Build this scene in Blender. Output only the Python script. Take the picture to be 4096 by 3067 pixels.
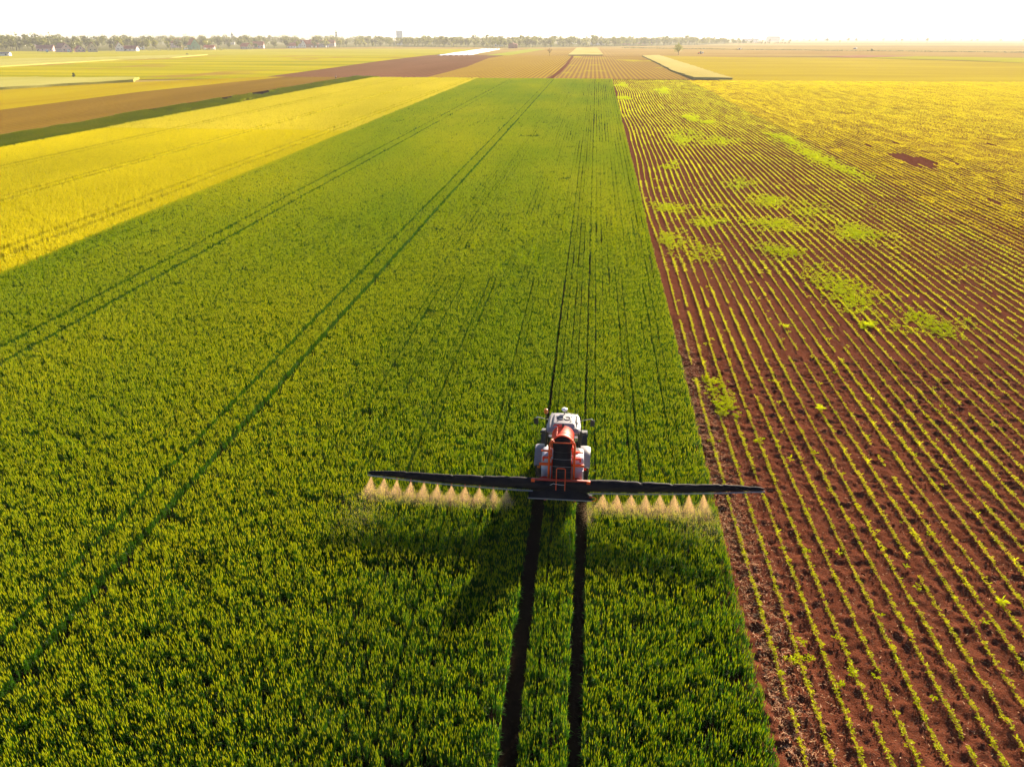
import bpy, bmesh, math, random
import numpy as np
from mathutils import Vector, Matrix, Euler

R = math.radians
random.seed(7)
rng = np.random.default_rng(7)
sc = bpy.context.scene
for o in list(bpy.data.objects):
    bpy.data.objects.remove(o)
col = sc.collection

# ------------------------------------------------------------------ camera
CAM_H, PITCH, YAW, LENS = 18.5, 25.5145, 5.868, 25.437
cd = bpy.data.cameras.new('camera')
cd.lens, cd.sensor_width, cd.clip_start, cd.clip_end = LENS, 36.0, 0.1, 60000.0
cam = bpy.data.objects.new('camera', cd)
col.objects.link(cam)
cam.location = (0, 0, CAM_H)
cam.rotation_euler = (R(90 - PITCH), 0, R(YAW))
sc.camera = cam

# ------------------------------------------------------------------ sky, sun, exposure
SUN_EL, SUN_AZ = 18.0, 21.0          # azimuth to the right of the crop rows (+Y)
w = bpy.data.worlds.new('World')
sc.world = w
w.use_nodes = True
nt = w.node_tree
nt.nodes.clear()
sky = nt.nodes.new('ShaderNodeTexSky')
sky.sky_type = 'NISHITA'
sky.sun_disc = False
sky.sun_elevation = R(SUN_EL)
sky.sun_rotation = R(SUN_AZ)
sky.altitude = 100
sky.air_density = 0.5
sky.dust_density = 0.2
sky.ozone_density = 1.0
bg = nt.nodes.new('ShaderNodeBackground')
bg.inputs[1].default_value = 0.05
wo = nt.nodes.new('ShaderNodeOutputWorld')
nt.links.new(sky.outputs[0], bg.inputs[0])
nt.links.new(bg.outputs[0], wo.inputs[0])

sd = bpy.data.lights.new('sun', 'SUN')
sd.energy, sd.angle, sd.color = 5.0, R(0.55), (1.0, 0.845, 0.62)
sun = bpy.data.objects.new('sun', sd)
col.objects.link(sun)
sdir = Vector((math.sin(R(SUN_AZ)) * math.cos(R(SUN_EL)), math.cos(R(SUN_AZ)) * math.cos(R(SUN_EL)), math.sin(R(SUN_EL))))
sun.rotation_euler = (-sdir).to_track_quat('-Z', 'Y').to_euler()
sun.location = sdir * 200

sc.view_settings.view_transform = 'Standard'
sc.view_settings.look = 'None'
sc.view_settings.exposure = 2.15
sc.view_settings.gamma = 1.0
sc.view_settings.use_curve_mapping = False
sc.render.engine = 'CYCLES'
cy = sc.cycles
cy.max_bounces, cy.diffuse_bounces, cy.glossy_bounces = 5, 3, 2
cy.transmission_bounces, cy.transparent_max_bounces, cy.volume_bounces = 4, 8, 0
cy.use_adaptive_sampling = True
cy.adaptive_threshold = 0.02
cy.use_denoising = True
cy.denoiser = 'OPENIMAGEDENOISE'
cy.denoising_input_passes = 'RGB_ALBEDO_NORMAL'
cy.caustics_reflective = cy.caustics_refractive = False

# ------------------------------------------------------------------ helpers
def tag(o, label=None, cat=None, group=None, kind=None):
    if label: o['label'] = label
    if cat: o['category'] = cat
    if group: o['group'] = group
    if kind: o['kind'] = kind
    return o

def empty(name, loc, label, cat, group=None, rz=0.0):
    o = bpy.data.objects.new(name, None)
    o.empty_display_size = 0.3
    o.location = loc
    o.rotation_euler = (0, 0, rz)
    col.objects.link(o)
    return tag(o, label, cat, group)

def copy_tree(o, parent=None):
    c = o.copy()
    col.objects.link(c)
    c.parent = parent
    for ch in list(o.children):
        copy_tree(ch, c)
    return c

class MB:
    """collects shapes; build() links them as one mesh object"""
    def __init__(s): s.v, s.f, s.sm = [], [], []
    def add(s, vs, fs, smooth=False):
        b = len(s.v)
        s.v += [tuple(x) for x in vs]
        s.f += [tuple(b + i for i in f) for f in fs]
        s.sm += [smooth] * len(fs)
        return s
    def box(s, c, size, rot=None, taper=1.0, bev=0.0):
        hx, hy, hz = size[0] / 2, size[1] / 2, size[2] / 2
        if bev > 0:
            bm = bmesh.new()
            bmesh.ops.create_cube(bm, size=1)
            for v in bm.verts:
                t = taper if v.co.z > 0 else 1.0
                v.co = Vector((v.co.x * size[0] * t, v.co.y * size[1] * t, v.co.z * size[2]))
            bmesh.ops.bevel(bm, geom=bm.edges[:], offset=bev, segments=3, affect='EDGES', profile=0.5)
            vs = [v.co.copy() for v in bm.verts]
            fs = [[v.index for v in f.verts] for f in bm.faces]
            bm.free()
        else:
            vs = [Vector((sx * hx * (taper if sz > 0 else 1), sy * hy * (taper if sz > 0 else 1), sz * hz))
                  for sz in (-1, 1) for sy in (-1, 1) for sx in (-1, 1)]
            fs = [(0, 2, 3, 1), (4, 5, 7, 6), (0, 1, 5, 4), (2, 6, 7, 3), (0, 4, 6, 2), (1, 3, 7, 5)]
        if rot is not None:
            m = Euler(rot).to_matrix()
            vs = [m @ v for v in vs]
        c = Vector(c)
        return s.add([v + c for v in vs], fs, bev > 0)
    def tube(s, pts, rad, seg=8, caps=True, ell=None, up=None):
        pts = [Vector(p) for p in pts]
        n = len(pts)
        rads = rad if isinstance(rad, (list, tuple, np.ndarray)) else [rad] * n
        vs, fs = [], []
        pu = None
        for i, p in enumerate(pts):
            t = (pts[min(i + 1, n - 1)] - pts[max(i - 1, 0)]).normalized()
            if pu is None:
                pu = Vector(up) if up else (Vector((0, 0, 1)) if abs(t.z) < 0.9 else Vector((0, 1, 0)))
            sd_ = t.cross(pu)
            if sd_.length < 1e-6: sd_ = t.orthogonal()
            sd_.normalize()
            u = sd_.cross(t).normalized()
            pu = u
            r = rads[i]
            ra, rb = (r, r) if not isinstance(r, (tuple, list)) else r
            for k in range(seg):
                a = 2 * math.pi * k / seg
                vs.append(p + sd_ * (math.cos(a) * ra) + u * (math.sin(a) * rb))
        for i in range(n - 1):
            for k in range(seg):
                k2 = (k + 1) % seg
                fs.append((i * seg + k, i * seg + k2, (i + 1) * seg + k2, (i + 1) * seg + k))
        s.add(vs, fs, True)
        if caps:
            b = len(s.v) - len(vs)
            s.f.append(tuple(b + k for k in range(seg))[::-1]); s.sm.append(False)
            s.f.append(tuple(b + (n - 1) * seg + k for k in range(seg))); s.sm.append(False)
        return s
    def lathe(s, prof, origin, axis=(0, 0, 1), seg=20, caps=True):
        ax = Vector(axis).normalized()
        a = ax.orthogonal().normalized()
        b = ax.cross(a)
        o = Vector(origin)
        vs, fs = [], []
        for (r, h) in prof:
            for k in range(seg):
                t = 2 * math.pi * k / seg
                vs.append(o + ax * h + (a * math.cos(t) + b * math.sin(t)) * r)
        for i in range(len(prof) - 1):
            for k in range(seg):
                k2 = (k + 1) % seg
                fs.append((i * seg + k, i * seg + k2, (i + 1) * seg + k2, (i + 1) * seg + k))
        s.add(vs, fs, True)
        if caps:
            bb = len(s.v) - len(vs)
            s.f.append(tuple(bb + k for k in range(seg))[::-1]); s.sm.append(False)
            s.f.append(tuple(bb + (len(prof) - 1) * seg + k for k in range(seg))); s.sm.append(False)
        return s
    def torus(s, c, R_, r_, axis=(0, 0, 1), seg=24, sub=8, arc=(0, 2 * math.pi), flat=1.0):
        ax = Vector(axis).normalized()
        a = ax.orthogonal().normalized()
        if abs(ax.z) < 0.9: a = Vector((0, 0, 1)).cross(ax).normalized()
        b = ax.cross(a)
        n = seg
        closed = abs(arc[1] - arc[0] - 2 * math.pi) < 1e-5
        pts = [Vector(c) + a * R_ * math.cos(t) + b * R_ * math.sin(t)
               for t in [arc[0] + (arc[1] - arc[0]) * k / n for k in range(n + (0 if closed else 1))]]
        vs, fs = [], []
        for p in pts:
            d = (p - Vector(c)).normalized()
            for k in range(sub):
                t = 2 * math.pi * k / sub
                vs.append(p + d * r_ * math.cos(t) + ax * r_ * math.sin(t) * flat)
        m = len(pts)
        for i in range(m if closed else m - 1):
            j = (i + 1) % m
            for k in range(sub):
                k2 = (k + 1) % sub
                fs.append((i * sub + k, i * sub + k2, j * sub + k2, j * sub + k))
        return s.add(vs, fs, True)
    def mesh(s, name, m, off=(0, 0, 0)):
        me = bpy.data.meshes.new(name)
        ox, oy, oz = off
        me.from_pydata([(x - ox, y - oy, z - oz) for x, y, z in s.v], [], s.f)
        me.polygons.foreach_set('use_smooth', s.sm)
        for mm in (m if isinstance(m, (list, tuple)) else [m]):
            me.materials.append(mm)
        me.update()
        return me
    def build(s, name, m, parent=None, off=(0, 0, 0), auto=True):
        me = s.mesh(name, m, off)
        o = bpy.data.objects.new(name, me)
        col.objects.link(o)
        if parent is not None: o.parent = parent
        if auto:
            try: me.set_sharp_from_angle(angle=R(40))
            except Exception: pass
        return o

def np_mesh(name, V, F, mats, midx=None, smooth=False):
    """V (n,3); F (m,3) or (m,4) arrays or a list of them"""
    Fs = F if isinstance(F, list) else [F]
    me = bpy.data.meshes.new(name)
    me.vertices.add(len(V))
    me.vertices.foreach_set('co', np.asarray(V, dtype=np.float32).ravel())
    tot = sum(f.size for f in Fs)
    me.loops.add(tot)
    me.loops.foreach_set('vertex_index', np.concatenate([f.ravel() for f in Fs]).astype(np.int32))
    npoly = sum(len(f) for f in Fs)
    me.polygons.add(npoly)
    st, acc = [], 0
    for f in Fs:
        st.append(acc + np.arange(len(f)) * f.shape[1]); acc += f.size
    me.polygons.foreach_set('loop_start', np.concatenate(st).astype(np.int32))
    if midx is not None:
        me.polygons.foreach_set('material_index', np.asarray(midx, dtype=np.int32))
    me.polygons.foreach_set('use_smooth', np.full(npoly, smooth))
    for m in mats: me.materials.append(m)
    me.update(calc_edges=True)
    me.validate()
    return me

def link(me, name, loc=(0, 0, 0), parent=None):
    o = bpy.data.objects.new(name, me)
    o.location = loc
    col.objects.link(o)
    if parent is not None: o.parent = parent
    return o

def vnoise(x, y, seed=0):
    """smooth value noise on arrays, range 0..1"""
    r = np.random.default_rng(seed)
    T = r.random((256, 256))
    xi, yi = np.floor(x).astype(int), np.floor(y).astype(int)
    fx, fy = x - xi, y - yi
    fx, fy = fx * fx * (3 - 2 * fx), fy * fy * (3 - 2 * fy)
    a, b = T[xi & 255, yi & 255], T[(xi + 1) & 255, yi & 255]
    c, d = T[xi & 255, (yi + 1) & 255], T[(xi + 1) & 255, (yi + 1) & 255]
    return (a * (1 - fx) + b * fx) * (1 - fy) + (c * (1 - fx) + d * fx) * fy

# ------------------------------------------------------------------ materials
def new_mat(name):
    m = bpy.data.materials.new(name)
    m.use_nodes = True
    n = m.node_tree
    n.nodes.clear()
    out = n.nodes.new('ShaderNodeOutputMaterial')
    return m, n, out

def N(n, t, **kw):
    nd = n.nodes.new(t)
    for k, v in kw.items(): setattr(nd, k, v)
    return nd

def ramp(n, fac, stops):
    r = N(n, 'ShaderNodeValToRGB')
    el = r.color_ramp.elements
    while len(el) < len(stops): el.new(0.5)
    for e, (p, c) in zip(el, stops):
        e.position = p
        e.color = (*c, 1) if len(c) == 3 else c
    n.links.new(fac, r.inputs[0])
    return r.outputs[0]

def noise(n, vec, scale, detail=4, rough=0.55, dist=0.0):
    t = N(n, 'ShaderNodeTexNoise')
    t.inputs['Scale'].default_value = scale
    t.inputs['Detail'].default_value = detail
    t.inputs['Roughness'].default_value = rough
    t.inputs['Distortion'].default_value = dist
    if vec is not None: n.links.new(vec, t.inputs['Vector'])
    return t.outputs[0]

def wpos(n, scale=(1, 1, 1), rot=0.0):
    g = N(n, 'ShaderNodeNewGeometry')
    mp = N(n, 'ShaderNodeMapping')
    mp.inputs['Scale'].default_value = scale
    mp.inputs['Rotation'].default_value = (0, 0, rot)
    n.links.new(g.outputs['Position'], mp.inputs['Vector'])
    return mp.outputs[0]

def mixc(n, fac, a, b, mode='MIX'):
    m = N(n, 'ShaderNodeMix', data_type='RGBA', blend_type=mode)
    for sock, val in ((m.inputs[0], fac), (m.inputs[6], a), (m.inputs[7], b)):
        if hasattr(val, 'is_linked') or hasattr(val, 'links'):
            n.links.new(val, sock)
        else:
            sock.default_value = val if isinstance(val, (int, float)) else (*val, 1)
    return m.outputs[2]

def paint(name, c, rough=0.4, metal=0.0, dirt=0.15, scale=6.0, bump=0.0, spec=0.5, dirtcol=None):
    m, n, out = new_mat(name)
    p = N(n, 'ShaderNodeBsdfPrincipled')
    tc = N(n, 'ShaderNodeTexCoord')
    f = noise(n, tc.outputs['Object'], scale, 5, 0.6)
    dc = dirtcol or tuple(x * 0.55 + 0.02 for x in c)
    c_ = ramp(n, f, [(0.35, tuple(c[i] * (1 - dirt) + dc[i] * dirt for i in range(3))), (0.62, c)])
    n.links.new(c_, p.inputs['Base Color'])
    p.inputs['Roughness'].default_value = rough
    p.inputs['Metallic'].default_value = metal
    p.inputs['Specular IOR Level'].default_value = spec
    if bump:
        b = N(n, 'ShaderNodeBump')
        b.inputs['Strength'].default_value = bump
        b.inputs['Distance'].default_value = 0.02
        n.links.new(noise(n, tc.outputs['Object'], scale * 5, 4, 0.6), b.inputs['Height'])
        n.links.new(b.outputs[0], p.inputs['Normal'])
    n.links.new(p.outputs[0], out.inputs[0])
    return m

def leafy(name, c_lo, c_hi, t_lo, t_hi, trans=0.5, gloss=0.05, grough=0.35, field=0.06, tint_attr=True, field_cols=None):
    """thin plant matter: diffuse + translucent + slight sheen; per-plant tint and slow field-scale variation"""
    m, n, out = new_mat(name)
    if tint_attr:
        at = N(n, 'ShaderNodeAttribute', attribute_name='tint')
        tint = at.outputs['Fac']
    else:
        oi = N(n, 'ShaderNodeObjectInfo')
        tint = oi.outputs['Random']
    fn = noise(n, wpos(n, (1, 0.35, 0)), field, 3, 0.55)
    mx = N(n, 'ShaderNodeMath', operation='MULTIPLY_ADD')
    n.links.new(fn, mx.inputs[0])
    mx.inputs[1].default_value = 1.3
    mx.inputs[2].default_value = -0.62
    ad = N(n, 'ShaderNodeMath', operation='ADD', use_clamp=True)
    n.links.new(tint, ad.inputs[0])
    n.links.new(mx.outputs[0], ad.inputs[1])
    dcol = mixc(n, ad.outputs[0], c_lo, c_hi)
    tcol = mixc(n, ad.outputs[0], t_lo, t_hi)
    d = N(n, 'ShaderNodeBsdfDiffuse')
    t = N(n, 'ShaderNodeBsdfTranslucent')
    g = N(n, 'ShaderNodeBsdfGlossy')
    g.inputs['Roughness'].default_value = grough
    g.inputs['Color'].default_value = (0.9, 0.9, 0.75, 1)
    n.links.new(dcol, d.inputs[0])
    n.links.new(tcol, t.inputs[0])
    a = N(n, 'ShaderNodeMixShader')
    a.inputs[0].default_value = trans
    n.links.new(d.outputs[0], a.inputs[1])
    n.links.new(t.outputs[0], a.inputs[2])
    b = N(n, 'ShaderNodeMixShader')
    b.inputs[0].default_value = gloss
    n.links.new(a.outputs[0], b.inputs[1])
    n.links.new(g.outputs[0], b.inputs[2])
    n.links.new(b.outputs[0], out.inputs[0])
    return m

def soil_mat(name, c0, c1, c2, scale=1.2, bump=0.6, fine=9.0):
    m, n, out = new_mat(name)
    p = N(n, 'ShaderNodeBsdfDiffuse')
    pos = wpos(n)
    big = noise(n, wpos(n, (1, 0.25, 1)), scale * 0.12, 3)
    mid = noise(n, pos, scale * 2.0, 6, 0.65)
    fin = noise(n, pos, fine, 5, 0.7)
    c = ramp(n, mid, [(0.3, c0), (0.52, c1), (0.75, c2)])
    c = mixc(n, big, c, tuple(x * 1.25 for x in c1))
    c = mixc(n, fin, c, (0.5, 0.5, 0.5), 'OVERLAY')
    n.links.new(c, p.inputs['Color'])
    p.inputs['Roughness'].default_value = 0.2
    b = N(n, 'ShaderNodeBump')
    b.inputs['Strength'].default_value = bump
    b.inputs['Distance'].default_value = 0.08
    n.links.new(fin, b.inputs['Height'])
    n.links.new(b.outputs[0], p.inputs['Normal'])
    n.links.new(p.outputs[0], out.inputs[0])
    return m

def field_mat(name, ca, cb, band=(0.004, 0.03), bscale=1.0, rows=None, rowcol=None, rowamt=0.5, rot=0.0, speck=0.25, trans=0.0, patch=None):
    """a far field: broad bands, optional drill rows (real crop rows and bare soil between) and fine speckle"""
    m, n, out = new_mat(name)
    pos = wpos(n)
    f1 = noise(n, wpos(n, (*band, 0), rot), bscale, 5, 0.6, 0.4)
    k_ = 0.62
    ca, cb = tuple(x * k_ for x in ca), tuple(x * k_ for x in cb)
    rowcol = tuple(x * k_ for x in rowcol) if rowcol else None
    patch = tuple(x * k_ for x in patch) if patch else None
    c = ramp(n, f1, [(0.34, ca), (0.64, cb)])
    if rows:
        wv = N(n, 'ShaderNodeTexWave', wave_type='BANDS', bands_direction='X')
        wv.inputs['Scale'].default_value = 1.0
        wv.inputs['Distortion'].default_value = 3.0
        wv.inputs['Detail'].default_value = 3.0
        wv.inputs['Detail Scale'].default_value = 0.5
        s_ = 2 * math.pi / rows / 20.0
        n.links.new(wpos(n, (s_, s_ * 0.02, 0), rot), wv.inputs['Vector'])
        rr = ramp(n, wv.outputs[1], [(0.25, (0, 0, 0)), (0.7, (1, 1, 1))])
        mul = N(n, 'ShaderNodeMath', operation='MULTIPLY')
        n.links.new(rr, mul.inputs[0])
        mul.inputs[1].default_value = rowamt
        c = mixc(n, mul.outputs[0], c, rowcol)
    if patch:
        pf = ramp(n, noise(n, wpos(n, (0.02, 0.008, 0)), 1.0, 4, 0.6), [(0.56, (0, 0, 0)), (0.66, (1, 1, 1))])
        c = mixc(n, pf, c, patch)
    sp = noise(n, wpos(n, (0.5, 0.25, 0.5)), 1.0, 5, 0.7)
    c = mixc(n, speck, c, mixc(n, sp, c, (0.5, 0.5, 0.5), 'OVERLAY'))
    d = N(n, 'ShaderNodeBsdfDiffuse')
    n.links.new(c, d.inputs[0])
    b = N(n, 'ShaderNodeBump')
    b.inputs['Strength'].default_value = 0.5
    b.inputs['Distance'].default_value = 0.6
    n.links.new(noise(n, wpos(n, (1.0, 0.4, 1)), 0.8, 4, 0.7), b.inputs['Height'])
    n.links.new(b.outputs[0], d.inputs['Normal'])
    if trans:
        t = N(n, 'ShaderNodeBsdfTranslucent')
        n.links.new(c, t.inputs[0])
        a = N(n, 'ShaderNodeMixShader')
        a.inputs[0].default_value = trans
        n.links.new(d.outputs[0], a.inputs[1]); n.links.new(t.outputs[0], a.inputs[2])
        n.links.new(a.outputs[0], out.inputs[0])
    else:
        n.links.new(d.outputs[0], out.inputs[0])
    return m

# ------------------------------------------------------------------ the ground and the fields
LA = [-130, -105, -88, -71, -53, -48.5, -37, -18.5, 0, 6, 40, 80]
LB = [-.012, -.012, -.010, -.010, -.020, -.0217, -.0055, -.0045, .002, .009, .014, .014]
def lx(a, y):
    """x of the drill line a at distance y (the lines fan out slightly)"""
    return a + np.interp(a, LA, LB) * (np.asarray(y) - 40.0)

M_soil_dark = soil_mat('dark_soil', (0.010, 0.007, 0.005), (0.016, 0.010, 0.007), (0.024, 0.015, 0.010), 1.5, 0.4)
M_soil = soil_mat('red_brown_soil', (0.064, 0.020, 0.011), (0.118, 0.037, 0.020), (0.20, 0.070, 0.040), 1.2, 0.9, 14.0)

m_ground = field_mat('straw_plain', (0.36, 0.25, 0.08), (0.50, 0.37, 0.13), (0.0006, 0.006), 1.0, speck=0.3)
g = MB()
g.add([(-30000, -2000, -0.06), (30000, -2000, -0.06), (30000, 30000, -0.06), (-30000, 30000, -0.06)], [(0, 1, 2, 3)])
tag(g.build('ground', m_ground), kind='structure')

def sheet(name, pts, z, m):
    g = MB()
    g.add([(x, y, z) for x, y in pts], [tuple(range(len(pts)))])
    o = g.build(name, m)
    return tag(o, kind='structure')

def block(name, pts, z, h, m):
    """a standing crop: a slab with a lumpy top edge"""
    P = []
    for i in range(len(pts)):
        a, b = np.array(pts[i]), np.array(pts[(i + 1) % len(pts)])
        k = max(2, int(np.linalg.norm(b - a) / 6))
        for j in range(k):
            P.append(a + (b - a) * j / k + rng.normal(0, 0.35, 2))
    n_ = len(P)
    vs = [(p[0], p[1], z) for p in P] + [(p[0], p[1], z + h + rng.normal(0, 0.08)) for p in P]
    g = MB()
    g.add(vs, [tuple(range(n_, 2 * n_))] + [(i, (i + 1) % n_, n_ + (i + 1) % n_, n_ + i) for i in range(n_)])
    return tag(g.build(name, m), kind='structure')

YG0, YG1 = (0.36, 0.34, 0.012), (0.55, 0.47, 0.012)
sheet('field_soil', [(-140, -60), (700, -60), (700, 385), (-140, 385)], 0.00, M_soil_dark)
sheet('field_left_green', [(-872, 1091), (-700, 800), (-475, 560), (-284, 330), (-180, 200), (-120, 60), (-110, -60), (-900, -60), (-2500, 900), (-2500, 1200)], 0.05,
      field_mat('left_meadow', (0.30, 0.28, 0.02), YG1, (0.004, 0.03)))
sheet('field_far_left', [(-900, 1120), (-475, 560), (-430, 860), (-191, 900), (-165, 1420), (-400, 1470), (-640, 1360)], 0.10,
      field_mat('far_left_meadow', (0.38, 0.36, 0.02), (0.55, 0.49, 0.05), (0.004, 0.02)))
sheet('field_yellow_green', [(-284, 345), (-160, 380), (-169, 394), (-185, 672), (-191, 911), (-441, 885), (-420, 520)], 0.15,
      field_mat('yellow_green_crop', (0.33, 0.33, 0.008), (0.60, 0.50, 0.010), (0.003, 0.03), 1.0, patch=(0.42, 0.27, 0.05)))
sheet('field_ochre', [(-165, 195), (-185, 120), (-260, 120), (-245, 285), (-205, 345), (-165, 402), (-155, 402), (-169, 276)], 0.16,
      field_mat('ochre_crop', (0.44, 0.31, 0.012), (0.55, 0.43, 0.012), (0.03, 0.006), 1.0, speck=0.4))
sheet('field_rust', [(-112, 40), (-112, 137), (-125, 200), (-125, 400), (-158, 402), (-169, 276), (-165, 195), (-185, 120), (-190, 40)], 0.20,
      field_mat('rust_field', (0.20, 0.10, 0.022), (0.31, 0.17, 0.03), (0.03, 0.005), 1.0, rows=2.5, rowcol=(0.33, 0.25, 0.03), rowamt=0.5, speck=0.5))
sheet('field_ploughed', [(-169, 394), (-174, 498), (-185, 672), (-191, 911), (-102, 920), (-104, 782), (-88, 549), (-80, 394)], 0.24,
      field_mat('ploughed', (0.17, 0.075, 0.04), (0.25, 0.115, 0.065), (0.02, 0.004), 1.0, rows=4.0, rowcol=(0.33, 0.19, 0.10), rowamt=0.45, speck=0.4))
sheet('field_rows_left', [(-102, 920), (-23.2, 900), (-20.9, 386), (-84, 386), (-88, 549), (-104, 782)], 0.26,
      field_mat('row_crop_left', (0.47, 0.33, 0.03), (0.55, 0.39, 0.05), (0.02, 0.004), 1.0, rows=2.4, rowcol=(0.27, 0.13, 0.05), rowamt=0.75))
sheet('field_rows_middle', [(-22.5, 900), (54, 900), (49.8, 612), (47.2, 478), (47.3, 386), (-19.5, 386)], 0.28,
      field_mat('row_crop_middle', (0.42, 0.27, 0.05), (0.50, 0.35, 0.06), (0.01, 0.006), 1.0, rows=2.4, rowcol=(0.26, 0.13, 0.07), rowamt=0.7, patch=(0.58, 0.50, 0.02)))
sheet('dirt_path', [(-22.5, 386), (-19.6, 386), (-18.6, 447), (-18.6, 604), (-22, 900), (-24.5, 900), (-21.2, 604), (-21.4, 447)], 0.30, M_soil)
sheet('field_right_yellow', [(70, 914), (135, 850), (264, 830), (345, 670), (700, 500), (700, 345), (60, 345), (60, 386), (67, 388)], 0.27,
      field_mat('right_yellow_crop', (0.52, 0.40, 0.025), (0.66, 0.53, 0.03), (0.006, 0.02), 1.0, rows=2.4, rowcol=(0.38, 0.25, 0.06), rowamt=0.5, rot=0.35))
sheet('field_right_green', [(265, 829), (349, 908), (433, 850), (900, 760), (900, 560), (347, 680), (326, 756)], 0.29,
      field_mat('right_green_crop', (0.36, 0.35, 0.02), (0.55, 0.50, 0.04), (0.006, 0.02)))
sheet('field_right_pink', [(246, 895), (309, 962), (357, 929), (349, 908), (262, 832)], 0.30,
      field_mat('pink_fallow', (0.40, 0.20, 0.12), (0.50, 0.28, 0.17), (0.006, 0.02)))
sheet('field_mid_far', [(10.7, 906), (6.3, 1564), (228, 1420), (425, 1262), (580, 1140), (900, 1000), (900, 760), (433, 850), (349, 910), (246, 897), (135, 850), (70, 916)], 0.20,
      field_mat('far_straw_rows', (0.42, 0.27, 0.08), (0.55, 0.40, 0.12), (0.004, 0.012), 1.0, rows=5, rowcol=(0.33, 0.20, 0.09), rowamt=0.4))
sheet('field_rows_far', [(-97, 908), (-87, 1469), (-33.2, 1560), (-29.1, 908)], 0.25,
      field_mat('far_rows', (0.42, 0.28, 0.06), (0.52, 0.37, 0.08), (0.01, 0.006), 1.0, rows=5, rowcol=(0.30, 0.17, 0.08), rowamt=0.5))
sheet('field_green_patch', [(-123, 906), (-120, 1130), (-115, 1466), (-84, 1410), (-97, 908)], 0.27,
      field_mat('green_patch', (0.33, 0.40, 0.03), (0.45, 0.50, 0.05), (0.02, 0.004), 1.0, rows=6, rowcol=(0.55, 0.45, 0.12), rowamt=0.4))
sheet('village_ground', [(-2400, 1500), (-1150, 1110), (-780, 1120), (-600, 1480), (-450, 1790), (-160, 1640), (60, 1920), (300, 2320), (700, 3600), (-3500, 4200)], 0.12,
      field_mat('village_gardens', (0.14, 0.15, 0.05), (0.26, 0.24, 0.08), (0.01, 0.01), 1.0, speck=0.5))
m_pale = field_mat('pale_ripe_crop', (0.60, 0.49, 0.15), (0.72, 0.60, 0.22), (0.02, 0.004), 1.0, speck=0.25)
m_pale2 = field_mat('pale_green_crop', (0.50, 0.46, 0.10), (0.62, 0.57, 0.17), (0.02, 0.004), 1.0, speck=0.25)
block('pale_field_strip', [(52.8, 878), (74, 914), (67, 388), (49.2, 393), (47.4, 478), (49.8, 612)], 0.1, 1.0, m_pale)
block('pale_field_square', [(-33.2, 1560), (6.3, 1564), (10.7, 912), (-29.1, 908)], 0.1, 1.0, m_pale)
block('pale_field_left', [(-231, 278), (-221, 312), (-211, 341), (-222, 365), (-253, 362), (-340, 350), (-330, 200)], 0.1, 1.0, m_pale2)
block('pale_field_ribbon', [(-600, 640), (-496, 751), (-479, 866), (-453, 896), (-448, 872), (-420, 759), (-429, 675), (-408, 507), (-470, 440)], 0.1, 0.9, m_pale2)
for i, (y0, dy, ca) in enumerate([(1660, 60, (0.45, 0.33, 0.12)), (1900, 120, (0.34, 0.26, 0.10)), (2350, 160, (0.50, 0.42, 0.17)), (2900, 350, (0.36, 0.28, 0.12)), (4000, 500, (0.48, 0.40, 0.2)), (5600, 500, (0.34, 0.30, 0.15))]):
    sheet('field_plain_strip', [(150, y0 + 20), (4500, y0 - y0 * 0.12), (4500, y0 + dy - y0 * 0.12), (150, y0 + dy + 20)], 0.04 + 0.02 * i,
          field_mat('plain_strip', ca, tuple(x * 1.2 for x in ca), (0.001, 0.01)))

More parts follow.
